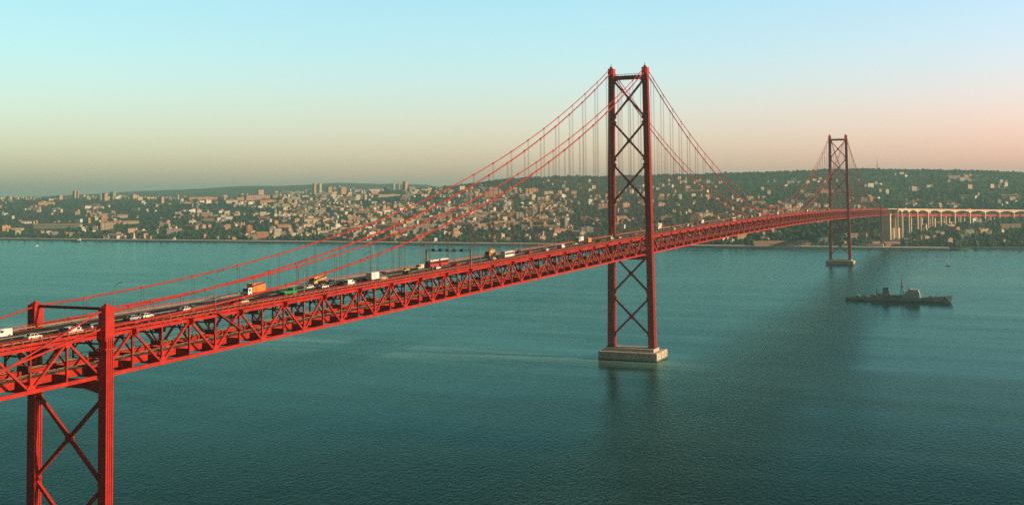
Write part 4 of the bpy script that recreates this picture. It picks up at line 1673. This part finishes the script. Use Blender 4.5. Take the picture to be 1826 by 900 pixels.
def v_bus(col, roofc, L_=11.5, artic=False):
    o = empty('articulated_bus' if artic else 'coach')
    segs = [(-8.8, -.9), (.4, 8.8)] if artic else [(-L_ / 2, L_ / 2)]
    for a, b in segs:
        MB().box((0, (a + b) / 2, .4), (2.5, b - a, 2.3)).build('body', M['v_' + col], o)
        MB().box((0, (a + b) / 2, 2.7), (2.46, b - a, .42), top=(.85, .98)).build('roof', M['v_' + roofc], o)
        g = MB()
        for sx in (-1, 1):
            n = int((b - a) / 1.5)
            for k in range(n):
                g.box((sx * 1.255, a + .35 + (k + .5) * (b - a - .7) / n, 1.55), (.03, (b - a - .7) / n - .14, .85))
        if b == segs[-1][1]:
            g.box((0, b + .01, 1.3), (2.2, .03, 1.25))
        g.build('window', M['glass'], o)
    if artic:
        m = MB()
        for k in range(5):
            m.box((0, -.9 + .13 + k * .26, .6), (2.2 + .15 * (k % 2), .26, 2.3))
        m.build('bellows', M['v_black'], o)
    ys = (-6.5, -2.2, 6.2) if artic else (-3.4, 3.6)
    wheels(o, ys, 1.08, .5, .32)
    lights(o, segs[-1][1] + .02, .95, .7)
    return o


LANES = {'a': 8.35, 'b': 5.1, 'c': 1.85, '-c': -1.85, '-b': -5.1, '-a': -8.35}
MADE = {}
VEH = [
    # px, row, lane, builder key, label, category
    (131, 590, 'a', ('van', 'white'), 'white delivery van nearest the camera, beside the end tower', 'van'),
    (149, 583, 'b', ('minibus', 'silver'), 'silver windowed minibus next to the white van by the end tower', 'minibus'),
    (59, 600, 'b', ('car', 'white'), 'white car at the left edge, just outside the end tower', 'car'),
    (3, 593, '-b', ('van', 'white'), 'white van cut by the left picture edge', 'van'),
    (238, 567, 'c', ('car', 'silver'), 'silver car first to the right of the end tower', 'car'),
    (261, 561, 'c', ('car', 'white'), 'white car close ahead of the silver car past the end tower', 'car'),
    (332, 549, 'c', ('car', 'white'), 'white car alone left of the maintenance stair', 'car'),
    (345, 546, 'c', ('car', 'grey'), 'dark grey car just ahead of the lone white car', 'car'),
    (455, 519, '-a', ('slat_truck', 'white', 'orange'), 'white-cabbed truck with tall orange slatted cargo body', 'truck'),
    (433, 534, 'b', ('car', 'cream'), 'cream car beside the orange slatted truck', 'car'),
    (419, 537, 'b', ('car', 'redcar'), 'red car close behind the cream car by the orange truck', 'car'),
    (513, 520, 'b', ('flatbed', 'green'), 'bright green flatbed truck', 'truck'),
    (550, 507, '-c', ('car', 'white'), 'white car in front of the tan tanker', 'car'),
    (567, 500, '-a', ('tanker', 'yellow', 'tan'), 'tanker truck with tan barrel tank and yellow cab', 'truck'),
    (577, 511, 'c', ('car', 'white'), 'white car beside the tan tanker on the near lanes', 'car'),
    (590, 499, '-b', ('car', 'darkgreen'), 'dark green car behind the tan tanker', 'car'),
    (612, 504, 'c', ('car', 'grey'), 'grey car just behind the white van left of the white box truck', 'car'),
    (623, 505, 'b', ('van', 'white'), 'white van left of the white box truck', 'van'),
    (650, 497, 'c', ('car', 'black'), 'black car beside the cab of the white box truck', 'car'),
    (666, 496, 'b', ('box_truck', 'grey', 'white'), 'white box truck with a plain square body', 'truck'),
    (683, 494, 'b', ('car', 'cream'), 'cream car directly ahead of the white box truck', 'car'),
    (682, 487, '-b', ('car', 'black'), 'black car passing the white box truck on the far lanes', 'car'),
    (723, 480, '-b', ('car', 'yellow'), 'yellow car left of the cream pickup and red bus', 'car'),
    (748, 475, '-b', ('van', 'cream'), 'cream van right in front of the red bus', 'van'),
    (729, 485, 'c', ('car', 'darkgreen'), 'dark car on the near lanes below the yellow car', 'car'),
    (780, 470, '-b', ('bus', 'redcar', 'white'), 'red articulated bus with white roof under the sign gantry', 'bus'),
    (779, 476, 'c', ('car', 'white'), 'white car alongside the red bus', 'car'),
    (815, 471, 'c', ('car', 'redcar'), 'red car on the near lanes under the sign gantry', 'car'),
    (837, 470, 'b', ('car', 'redcar'), 'red car at the foot of the near gantry post', 'car'),
    (875, 454, '-a', ('mixer', 'orange', 'tan'), 'concrete mixer truck with orange cab and tan drum', 'truck'),
    (879, 460, 'c', ('car', 'cream'), 'cream car beside the concrete mixer', 'car'),
    (889, 457, 'c', ('car', 'black'), 'black car between the concrete mixer and the white coach', 'car'),
    (905, 456, 'c', ('coach', 'white'), 'white coach with a dark window band', 'bus'),
    (925, 448, '-b', ('car', 'black'), 'black car on the far lanes past the white coach', 'car'),
    (944, 449, 'c', ('car', 'redcar'), 'red car ahead of the white coach', 'car'),
    (974, 443, 'c', ('car', 'white'), 'white car second ahead of the white coach', 'car'),
    (1002, 438.5, 'c', ('van', 'white'), 'white van left of the orange container truck', 'van'),
    (1025, 432.5, '-c', ('car', 'cream'), 'cream car left of the white far-lane box truck near the tower', 'car'),
    (1034, 428, '-a', ('box_truck', 'white', 'white'), 'white box truck on the far lanes left of the orange container truck', 'truck'),
    (1049, 429, 'c', ('box_truck', 'black', 'orange'), 'truck with orange container left of the nearer main tower', 'truck'),
    (1069, 427, 'c', ('car', 'black'), 'black car ahead of the orange container truck', 'car'),
    (1089, 422.5, 'c', ('van', 'cream'), 'cream van at the left leg of the nearer main tower', 'van'),
    (1104, 420, 'c', ('car', 'white'), 'white car between the legs of the nearer main tower', 'car'),
    (1132, 417, '-c', ('car', 'redcar'), 'red car just left of the right leg of the nearer main tower', 'car'),
    (1174, 406, '-a', ('box_truck', 'white', 'cream'), 'cream box truck first right of the nearer main tower', 'truck'),
    (1201, 406, 'b', ('van', 'white'), 'white van at the second gantry post right of the nearer tower', 'van'),
    (1213, 402.5, '-c', ('car', 'silver'), 'silver car right of the second gantry', 'car'),
    (1225, 401, '-c', ('van', 'white'), 'white van on the main span, second vehicle after the second gantry', 'van'),
    (1233, 400.5, 'c', ('car', 'white'), 'white car just ahead of the main-span white van', 'car'),
    (1243, 398, '-b', ('car', 'grey'), 'grey car behind the pale main-span truck', 'car'),
    (1251, 396.5, '-b', ('box_truck', 'white', 'white'), 'white box truck on the main span left of the orange bus', 'truck'),
    (1262, 396, 'c', ('car', 'black'), 'black car on the main span right of the white box truck', 'car'),
    (1289, 391, '-b', ('car', 'white'), 'white car behind the orange coach on the main span', 'car'),
    (1307, 390.5, 'b', ('coach', 'orange'), 'orange coach in the middle of the main span', 'bus'),
    (1324, 387, '-b', ('van', 'white'), 'white van right of the orange coach', 'van'),
    (1339, 384.5, 'c', ('box_truck', 'black', 'silver'), 'silver box truck near the lowest point of the cables', 'truck'),
    (1353, 383, '-b', ('coach', 'cream'), 'cream coach near the lowest point of the cables', 'bus'),
    (1370, 381.5, 'c', ('car', 'redcar'), 'red car on the far half of the main span', 'car'),
    (1385, 379.5, 'c', ('box_truck', 'white', 'white'), 'white box truck on the far half of the main span', 'truck'),
    (1404, 377.5, 'c', ('car', 'white'), 'white car on the far half of the main span after the box truck', 'car'),
    (1438, 374, 'c', ('box_truck', 'white', 'cream'), 'cream box truck approaching the farther main tower', 'truck'),
    (1452, 373, 'c', ('van', 'white'), 'white van approaching the farther main tower', 'van'),
    (1477, 371.5, 'c', ('coach', 'redcar'), 'red coach at the left leg of the farther main tower', 'bus'),
]
BUILD = {'car': v_car, 'van': v_van, 'minibus': lambda c: v_van(c, True, 'minibus'), 'slat_truck': lambda a, b: v_box_truck(a, b, 7.2, 3.9, True),
         'box_truck': v_box_truck, 'flatbed': v_flatbed, 'tanker': lambda a, b: v_mixer(a, b, True), 'mixer': v_mixer,
         'bus': lambda a, b: v_bus(a, b, artic=True), 'coach': lambda a: v_bus(a, 'white' if a != 'white' else 'silver')}
for px, row, lane, key, label, cat in VEH:
    t = LANES[lane]
    if key in MADE:
        o = copy_tree(MADE[key])
    else:
        o = BUILD[key[0]](*key[1:])
        MADE[key] = o
    p = on_t(px, row, t)
    s = p.y
    north = t > 0
    o.location = (t, s, zb(s) + DECK + .005)
    sl = slope(s)
    o.rotation_euler = (math.atan(sl), 0, 0) if north else (-math.atan(sl), 0, math.pi)
    tag(o, label, cat, 'vehicles crossing the bridge')
# a few vehicles out on the pale viaduct
for i, (f, off, key, label, cat) in enumerate(((.4, 5, ('van', 'cream'), 'cream van at the left end of the pale viaduct', 'van'), (2.3, -5, ('coach', 'cream'), 'cream coach on the pale viaduct', 'bus'),
                                               (5.45, 5, ('van', 'yellow'), 'yellow van midway along the pale viaduct', 'van'), (7.3, -5, ('coach', 'redcar'), 'red coach on the pale viaduct toward the right', 'bus'))):
    k = int(f)
    A, B = VP[k], VP[k + 1]
    d = (B - A).normalized()
    nrm = Vector((d.y, -d.x, 0))
    o = copy_tree(MADE[key]) if key in MADE else BUILD[key[0]](*key[1:])
    MADE.setdefault(key, o)
    o.location = A.lerp(B, f - k) + nrm * off + Vector((0, 0, .01))
    o.rotation_euler = (math.asin(d.z), 0, math.atan2(d.y, d.x) - math.pi / 2)
    tag(o, label, cat, 'vehicles on the pale viaduct')

# ------------------------------------------------------------------ street lamps and gantries
lp = empty('street_lamp')
m = MB()
m.tube([(0, 0, 0), (0, 0, 7.2)], .12, 7, r1=.08)
m.build('pole', M['steel'], lp)
MB().tube([(0, 0, 7.2), (-.25, 0, 8.2), (-.9, 0, 9.0), (-1.9, 0, 9.5), (-2.6, 0, 9.65)], .075, 6).build('arm', M['steel'], lp)
MB().box((-2.9, 0, 9.55), (.9, .34, .2), top=(.8, .7)).build('lamp_head', M['steel'], lp)
first = True
for sd, txt in ((1, 'near-side'), (-1, 'far-side')):
    n = 0
    s = S_P2 - 46 + (0 if sd > 0 else 27)
    while s < S_P3:
        if min(abs(s - S_T1), abs(s - S_T2), abs(s - S_P2)) > 4:
            n += 1
            o = lp if first else copy_tree(lp)
            first = False
            o.location = (sd * 10.42, s, zb(s) + DECK)
            o.rotation_euler = (0, 0, 0 if sd > 0 else math.pi)
            tag(o, ordinal(n) + ' curved-arm lamp from the left along the ' + txt + ' parapet', 'street lamp', 'lamps along the ' + txt + ' parapet')
        s += 46


def gantry(s, label):
    z = zb(s) + DECK
    o = empty('sign_gantry', (0, s, z))
    for sd in (-1, 1):
        MB().box((sd * 10.75, 0, -.9), (.5, .5, 8.3)).build('post', M['guard'], o)
    b = MB()
    for zz in (6.6, 7.3):
        b.bar((-10.5, 0, zz), (10.5, 0, zz), .18, .18)
    for k in range(14):
        b.bar((-10.4 + 1.5 * k, 0, 6.6 if k % 2 else 7.3), (-8.9 + 1.5 * k, 0, 7.3 if k % 2 else 6.6), .1, .1)
    b.build('beam', M['steel'], o)
    for x in (-7.6, -4.2, -.8, 2.6, 6.2):
        MB().box((x, .25, 6.4), (1.5, .15, 1.2)).build('sign_panel', M['sign'], o)
    tag(o, label, 'sign gantry')


gantry(-263.3, 'overhead sign gantry across the road above the red articulated bus')
gantry(60.1, 'overhead sign gantry just right of the nearer main tower')

# ------------------------------------------------------------------ the grey warship (forward = +X)
ship = empty('warship', (126.2, 454.8, 0), R(1.5))
tag(ship, 'grey warship with funnel, lattice mast and gun turrets sailing right', 'warship')
ST = [(-49, 3.6, 3.1, 3.2), (-42, 5.0, 4.6, 3.1), (-25, 5.9, 5.6, 3.1), (0, 6.1, 5.9, 3.3), (18, 5.8, 5.0, 3.8), (32, 4.5, 3.0, 4.9), (42, 2.6, 1.3, 5.8), (49.5, .7, .2, 6.7)]
m = MB()
vs_ = []
for x, bd, bw, zd in ST:
    xw = x - (2.2 if x > 40 else 0)
    vs_ += [(x, -bd, zd), (xw, -bw, -.6), (xw, bw, -.6), (x, bd, zd)]
f = []
for i in range(len(ST) - 1):
    for j in range(3):
        f.append((i * 4 + j, (i + 1) * 4 + j, (i + 1) * 4 + j + 1, i * 4 + j + 1))
f += [(0, 1, 2, 3), tuple((len(ST) - 1) * 4 + j for j in (3, 2, 1, 0))]
m.add(vs_, f)
m.build('hull', M['navy'], ship, fix=True)
d = MB()
vs_ = []
for x, bd, bw, zd in ST:
    vs_ += [(x, -bd + .05, zd + .01), (x, bd - .05, zd + .01)]
d.add(vs_, [(2 * i, 2 * i + 2, 2 * i + 3, 2 * i + 1) for i in range(len(ST) - 1)])
d.build('deck', M['deck'], ship)
w = MB()
vs_ = []
for x, bd, bw, zd in ST[:-1]:
    f_ = .35
    vs_ += [(x - (2 if x > 40 else 0), -(bw + (bd - bw) * f_) - .06, .75), (x - (2.2 if x > 40 else 0), -bw - .06, -.5)]
w.add(vs_, [(2 * i, 2 * i + 1, 2 * i + 3, 2 * i + 2) for i in range(len(ST) - 2)])
w.build('boot_topping', M['navy_dark'], ship)
m = MB()
m.box((-4, 0, 3.3), (42, 8.4, 2.5))
m.box((-14, 0, 5.8), (14, 6.0, 1.6))
m.build('deckhouse', M['navy'], ship)
m = MB()
m.box((12, 0, 3.5), (16, 10.4, 3.2), top=(.96, .95))
m.box((13, 0, 6.7), (13.5, 9.6, 2.6), top=(.95, .94))
m.box((14.5, 0, 9.3), (9.0, 8.4, 2.4), top=(.9, .9))
m.box((10.5, 0, 9.3), (3.0, 4.0, 3.2))
br = m.build('bridge_house', M['navy_light'], ship)
g = MB()
g.box((18.25, 0, 9.9), (.1, 5.6, .8))
g.box((14.6, -3.46, 9.9), (5, .08, .7))
g.build('window', M['glass'], br)
m = MB()
m.prism([(-14.5, 5.8), (-7.8, 5.8), (-8.8, 11.6), (-14.2, 11.6)], 'y', -1.9, 1.9)
fn = m.build('funnel', M['navy'], ship, fix=True)
MB().prism([(-14.25, 11.6), (-8.8, 11.6), (-9.0, 12.9), (-14.0, 12.6)], 'y', -1.95, 1.95).build('funnel_cap', M['navy_dark'], fn, fix=True)
m = MB()
for sx, sy in ((-1, -1), (1, -1), (1, 1), (-1, 1)):
    m.bar((3.5 + sx * 1.4, sy * 1.4, 5.8), (3.5 + sx * .35, sy * .35, 20.5), .28, .28)
for k in range(6):
    e = 1.4 - .17 * k
    z = 5.8 + 2.4 * k
    m.bar((3.5 - e, -e, z), (3.5 + e, -e, z + 2.4), .18, .18)
    m.bar((3.5 + e, e, z), (3.5 - e, e, z + 2.4), .18, .18)
m.bar((3.5, -4, 17.5), (3.5, 4, 17.5), .25, .25)
m.box((3.5, 0, 14), (2.2, 2.2, .5))
m.box((3.5, 0, 20.4), (.25, .25, 4.5))
ms = m.build('main_mast', M['radar'], ship)
m = MB()
m.box((3.2, 0, 17.8), (.5, 4.5, 2.2))
m.box((3.9, 0, 13.0), (1.0, 3.0, 1.4))
m.build('radar_antenna', M['radar'], ms)
m = MB()
m.box((8.5, 0, 12.4), (.35, .35, 5.2))
m.bar((8.5, -2, 15.5), (8.5, 2, 15.5), .2, .2)
m.build('signal_mast', M['navy'], ship)
m = MB()
m.box((-20, 0, 5.8), (1.6, 1.6, 4.2), top=(.5, .5))
m.box((-20, 0, 9.9), (.3, .3, 3.2))
m.box((-20, 0, 9.6), (1.6, 2.4, .8))
m.build('after_mast', M['navy'], ship)
for x, z, dr in ((29.5, 4.3, 1), (-31, 3.2, -1), (-38, 3.2, -1)):
    t = empty('gun_turret', (x, 0, z), 0 if dr > 0 else math.pi, ship)
    MB().box((0, 0, 0), (4.2, 3.6, 2.2), top=(.7, .8)).build('gun_house', M['navy_light'], t)
    MB().tube([(1.4, 0, 1.3), (5.6, 0, 1.9)], .18, 7, r1=.12).build('gun_barrel', M['navy'], t)
m = MB()
for sx, x in ((-1, -3), (-1, -24)):
    m.box((x, -4.7, 5.9), (6.5, 1.8, 1.2), top=(.8, .6))
m.build('ship_boat', M['navy_light'], ship)
m = MB()
for k in range(10):
    m.box((-46 + k * 1.9, -4.6 - k * .06, 3.1), (.1, .1, 1.0))
for k in range(9):
    x = 30 + k * 2
    m.box((x, -(4.6 - (x - 30) * .21), 4.3 + (x - 30) * .06), (.1, .1, 1.0))
m.build('deck_railing', M['navy'], ship)
m = MB()
m.box((-47.5, 0, 3.1), (.15, .15, 4.2))
m.box((46, 0, 5.3), (.15, .15, 3.2))
m.build('flag_staff', M['navy'], ship)


# ------------------------------------------------------------------ boats
def hull(m, L_, b, h, z0=-.3):
    st_ = [(-.5, .8), (-.2, 1), (.15, .95), (.38, .55), (.5, .08)]
    vs_ = []
    for x, k in st_:
        r = 1 + .25 * max(0, x)
        vs_ += [(x * L_, -k * b / 2, h * r), (x * L_ * .95, -k * b / 2 * .7, z0), (x * L_ * .95, k * b / 2 * .7, z0), (x * L_, k * b / 2, h * r)]
    f_ = []
    for i in range(len(st_) - 1):
        for j in range(4):
            f_.append((i * 4 + j, (i + 1) * 4 + j, (i + 1) * 4 + (j + 1) % 4, i * 4 + (j + 1) % 4))
    f_ += [(0, 1, 2, 3), tuple((len(st_) - 1) * 4 + j for j in (3, 2, 1, 0))]
    m.add(vs_, f_)


def motor_vessel(px, row, L_, hullm, label, cat, rz, name, cabx=.2, cabh=5):
    p = on_z(px, row, 0)
    o = empty(name, (p.x, p.y, 0), rz)
    m = MB()
    hull(m, L_, L_ * .24, L_ * .08 + .6)
    m.build('hull', M[hullm], o, fix=True)
    c = MB()
    c.box((cabx * L_, 0, L_ * .08 + .5), (L_ * .3, L_ * .17, cabh * .5), top=(.95, .95))
    c.box((cabx * L_, 0, L_ * .08 + .5 + cabh * .5), (L_ * .2, L_ * .13, cabh * .5), top=(.9, .9))
    cb = c.build('cabin', M['v_white'], o)
    w_ = MB()
    for sy in (-1, 1):
        w_.box((cabx * L_, sy * L_ * .0655, L_ * .08 + .5 + cabh * .62), (L_ * .16, .05, cabh * .2))
    w_.build('window', M['glass'], cb)
    MB().box((cabx * L_, 0, L_ * .08 + .4 + cabh), (.25, .25, cabh * .7)).build('mast', M['steel'], o)
    tag(o, label, cat)


motor_vessel(135, 431, 24, 'v_black', 'dark-hulled barge with a bright white cabin at its right end, left of the white monument', 'boat', R(23), 'river_barge', .36, 6)
motor_vessel(262, 427.5, 36, 'v_white', 'white ferry moored at the quay right of the white sail monument', 'ferry', R(23), 'ferry', .12, 6)
motor_vessel(311, 430, 26, 'v_black', 'dark tug with bright cream cabin by the quay, right of the white ferry', 'tug', R(23), 'tugboat', 0, 7)
motor_vessel(66, 438.5, 7, 'v_white', 'tiny white motorboat out on the water at far left', 'motorboat', R(60), 'motorboat', 0, 2)
motor_vessel(1526, 441.5, 14, 'v_white', 'small white launch at the quay under the far bridge end', 'launch', R(10), 'launch', .1, 3)


def yacht(px, row, L_, mast, hm, label, rz, sail=False):
    p = on_z(px, row, 0)
    o = empty('sailing_yacht', (p.x, p.y, 0), rz)
    m = MB()
    hull(m, L_, L_ * .28, 1.1)
    m.build('hull', M[hm], o, fix=True)
    MB().box((-.05 * L_, 0, 1.0), (L_ * .35, L_ * .16, .6), top=(.8, .8)).build('cabin', M['v_white'], o)
    MB().tube([(.08 * L_, 0, 1), (.08 * L_, 0, mast)], .2, 6, r1=.14).build('mast', M['v_white'], o)
    m = MB()
    m.bar((.08 * L_, 0, 2.2), (-.35 * L_, 0, 2.3), .3, .35)
    m.build('boom', M['v_tan'], o)
    tag(o, label, 'sailing yacht')


yacht(1691, 474, 8.5, 20, 'v_orange', 'sailing yacht with orange-lit hull and bare tall mast, right of the farther tower pier', R(-48))
for i, (px, rw, tx) in enumerate(((1690, 443, 'leftmost'), (1697, 442.6, 'second from left'), (1703, 442.8, 'third from left'), (1709, 442.6, 'fourth from left'), (1714, 443, 'rightmost'))):
    yacht(px, rw, 9, 10 + (12 if i == 1 else 3 * (i % 2)), 'v_white', 'white moored yacht in the dock mouth, ' + tx + ' of five', R(70 + 9 * i))

# ------------------------------------------------------------------ air, sky, sun, camera
mh = bpy.data.materials.new('haze_air')
mh.use_nodes = True
nt = mh.node_tree
nt.nodes.clear()
out = nt.nodes.new('ShaderNodeOutputMaterial')
pv = nt.nodes.new('ShaderNodeVolumePrincipled')
HAZE_COL, HAZE_DEN = (.42, .80, .84), 9.0e-5
pv.inputs['Color'].default_value = (*HAZE_COL, 1)
pv.inputs['Density'].default_value = HAZE_DEN
pv.inputs['Anisotropy'].default_value = .15
nt.links.new(pv.outputs[0], out.inputs['Volume'])
hz = MB().box((0, 5300, -4.0), (26200, 13600, 264)).build('haze', mh)
tag(hz, 'pale morning haze over the river', kind='stuff')

SUN_EL = R(21)
world = bpy.data.worlds.new('World')
sc.world = world
world.use_nodes = True
nt = world.node_tree
bg = nt.nodes['Background']
sky = nt.nodes.new('ShaderNodeTexSky')
sky.sky_type = 'NISHITA'
sky.sun_disc = False
sky.sun_elevation = SUN_EL
sky.sun_rotation = math.pi / 2 - SUN_AZ
sky.altitude = 100
sky.air_density = 1.0
sky.dust_density = 1.5
sky.ozone_density = 1.2
# the sky is cyan overhead of the far bank, paler and pinker low down towards the sun, dim behind the viewer
wtc = nt.nodes.new('ShaderNodeTexCoord')
wsp = nt.nodes.new('ShaderNodeSeparateXYZ')
nt.links.new(wtc.outputs['Generated'], wsp.inputs[0])


def wramp(fac, stops):
    k = nt.nodes.new('ShaderNodeValToRGB')
    r_ = k.color_ramp
    r_.elements[0].position, r_.elements[0].color = stops[0][0], (*stops[0][1], 1)
    r_.elements[1].position, r_.elements[1].color = stops[-1][0], (*stops[-1][1], 1)
    for p_, c_ in stops[1:-1]:
        r_.elements.new(p_).color = (*c_, 1)
    nt.links.new(fac, k.inputs['Fac'])
    return k.outputs['Color']


def wmul(a_, b_):
    k = nt.nodes.new('ShaderNodeMix')
    k.data_type = 'RGBA'
    k.blend_type = 'MULTIPLY'
    k.inputs['Factor'].default_value = 1
    nt.links.new(a_, k.inputs['A'])
    nt.links.new(b_, k.inputs['B'])
    return k.outputs['Result']


el = wramp(wsp.outputs[2], [(0, (.82, .70, .70)), (.06, (.82, .76, .74)), (.12, (.76, .86, .84)), (.175, (.76, .92, .89)), (.20, (.36, .54, .56)), (.25, (.045, .11, .125)), (.36, (.02, .06, .075)), (1, (.02, .06, .08))])
ym = nt.nodes.new('ShaderNodeMapRange')
ym.inputs['From Min'].default_value, ym.inputs['From Max'].default_value = -1, 1
nt.links.new(wsp.outputs[1], ym.inputs['Value'])
back = wramp(ym.outputs[0], [(0, (.30, .32, .34)), (.45, (.55, .58, .58)), (.7, (1, 1, 1)), (1, (1, 1, 1))])
xm = nt.nodes.new('ShaderNodeMapRange')
xm.inputs['From Min'].default_value, xm.inputs['From Max'].default_value = -.75, .1
nt.links.new(wsp.outputs[0], xm.inputs['Value'])
side = wramp(xm.outputs[0], [(0, (.82, .86, .78)), (.5, (1.06, 1.02, .98)), (1, (1.30, 1.0, 1.06))])
pink = nt.nodes.new('ShaderNodeMix')          # morning blush low down on the sun's side
pink.data_type = 'RGBA'
pink.blend_type = 'MULTIPLY'
nt.links.new(xm.outputs[0], pink.inputs['Factor'])
nt.links.new(wmul(wmul(wmul(sky.outputs[0], el), back), side), pink.inputs['A'])
nt.links.new(wramp(wsp.outputs[2], [(0, (1.34, .90, 1.0)), (.05, (1.12, .97, 1.0)), (.11, (1.0, 1.0, 1.0)), (.18, (.86, .99, .98)), (1, (1, 1, 1))]), pink.inputs['B'])
nt.links.new(pink.outputs['Result'], bg.inputs['Color'])
bg.inputs['Strength'].default_value = .15

sl = bpy.data.lights.new('sun', 'SUN')
sl.energy = 3.5
sl.color = (1.0, .72, .46)
sl.angle = R(.5)
so = bpy.data.objects.new('sun', sl)
COL.objects.link(so)
sv = Vector((math.cos(SUN_AZ) * math.cos(SUN_EL), math.sin(SUN_AZ) * math.cos(SUN_EL), math.sin(SUN_EL)))
so.rotation_euler = sv.to_track_quat('Z', 'Y').to_euler()
so.location = (400, 0, 400)

cd = bpy.data.cameras.new('camera')
cd.sensor_fit = 'HORIZONTAL'
cd.sensor_width = 36.0
cd.lens = 36.0 * F / W
cd.shift_x = 0
cd.shift_y = -(450 - PCY) / W
cd.clip_start = 1.0
cd.clip_end = 60000
cam = bpy.data.objects.new('camera', cd)
COL.objects.link(cam)
mtx = Matrix((RT, UP, -FW)).transposed().to_4x4()
mtx.translation = CAM
cam.matrix_world = mtx
sc.camera = cam

sc.render.engine = 'CYCLES'
sc.view_settings.view_transform = 'Standard'
sc.view_settings.look = 'None'
sc.view_settings.exposure = .9
sc.view_settings.gamma = 1
sc.cycles.max_bounces = 5
sc.cycles.diffuse_bounces = 2
sc.cycles.glossy_bounces = 2
sc.cycles.transmission_bounces = 2
sc.cycles.volume_bounces = 1
sc.cycles.transparent_max_bounces = 6
sc.cycles.use_denoising = False
sc.cycles.sample_clamp_indirect = 2.5
sc.cycles.caustics_reflective = False
sc.cycles.caustics_refractive = False
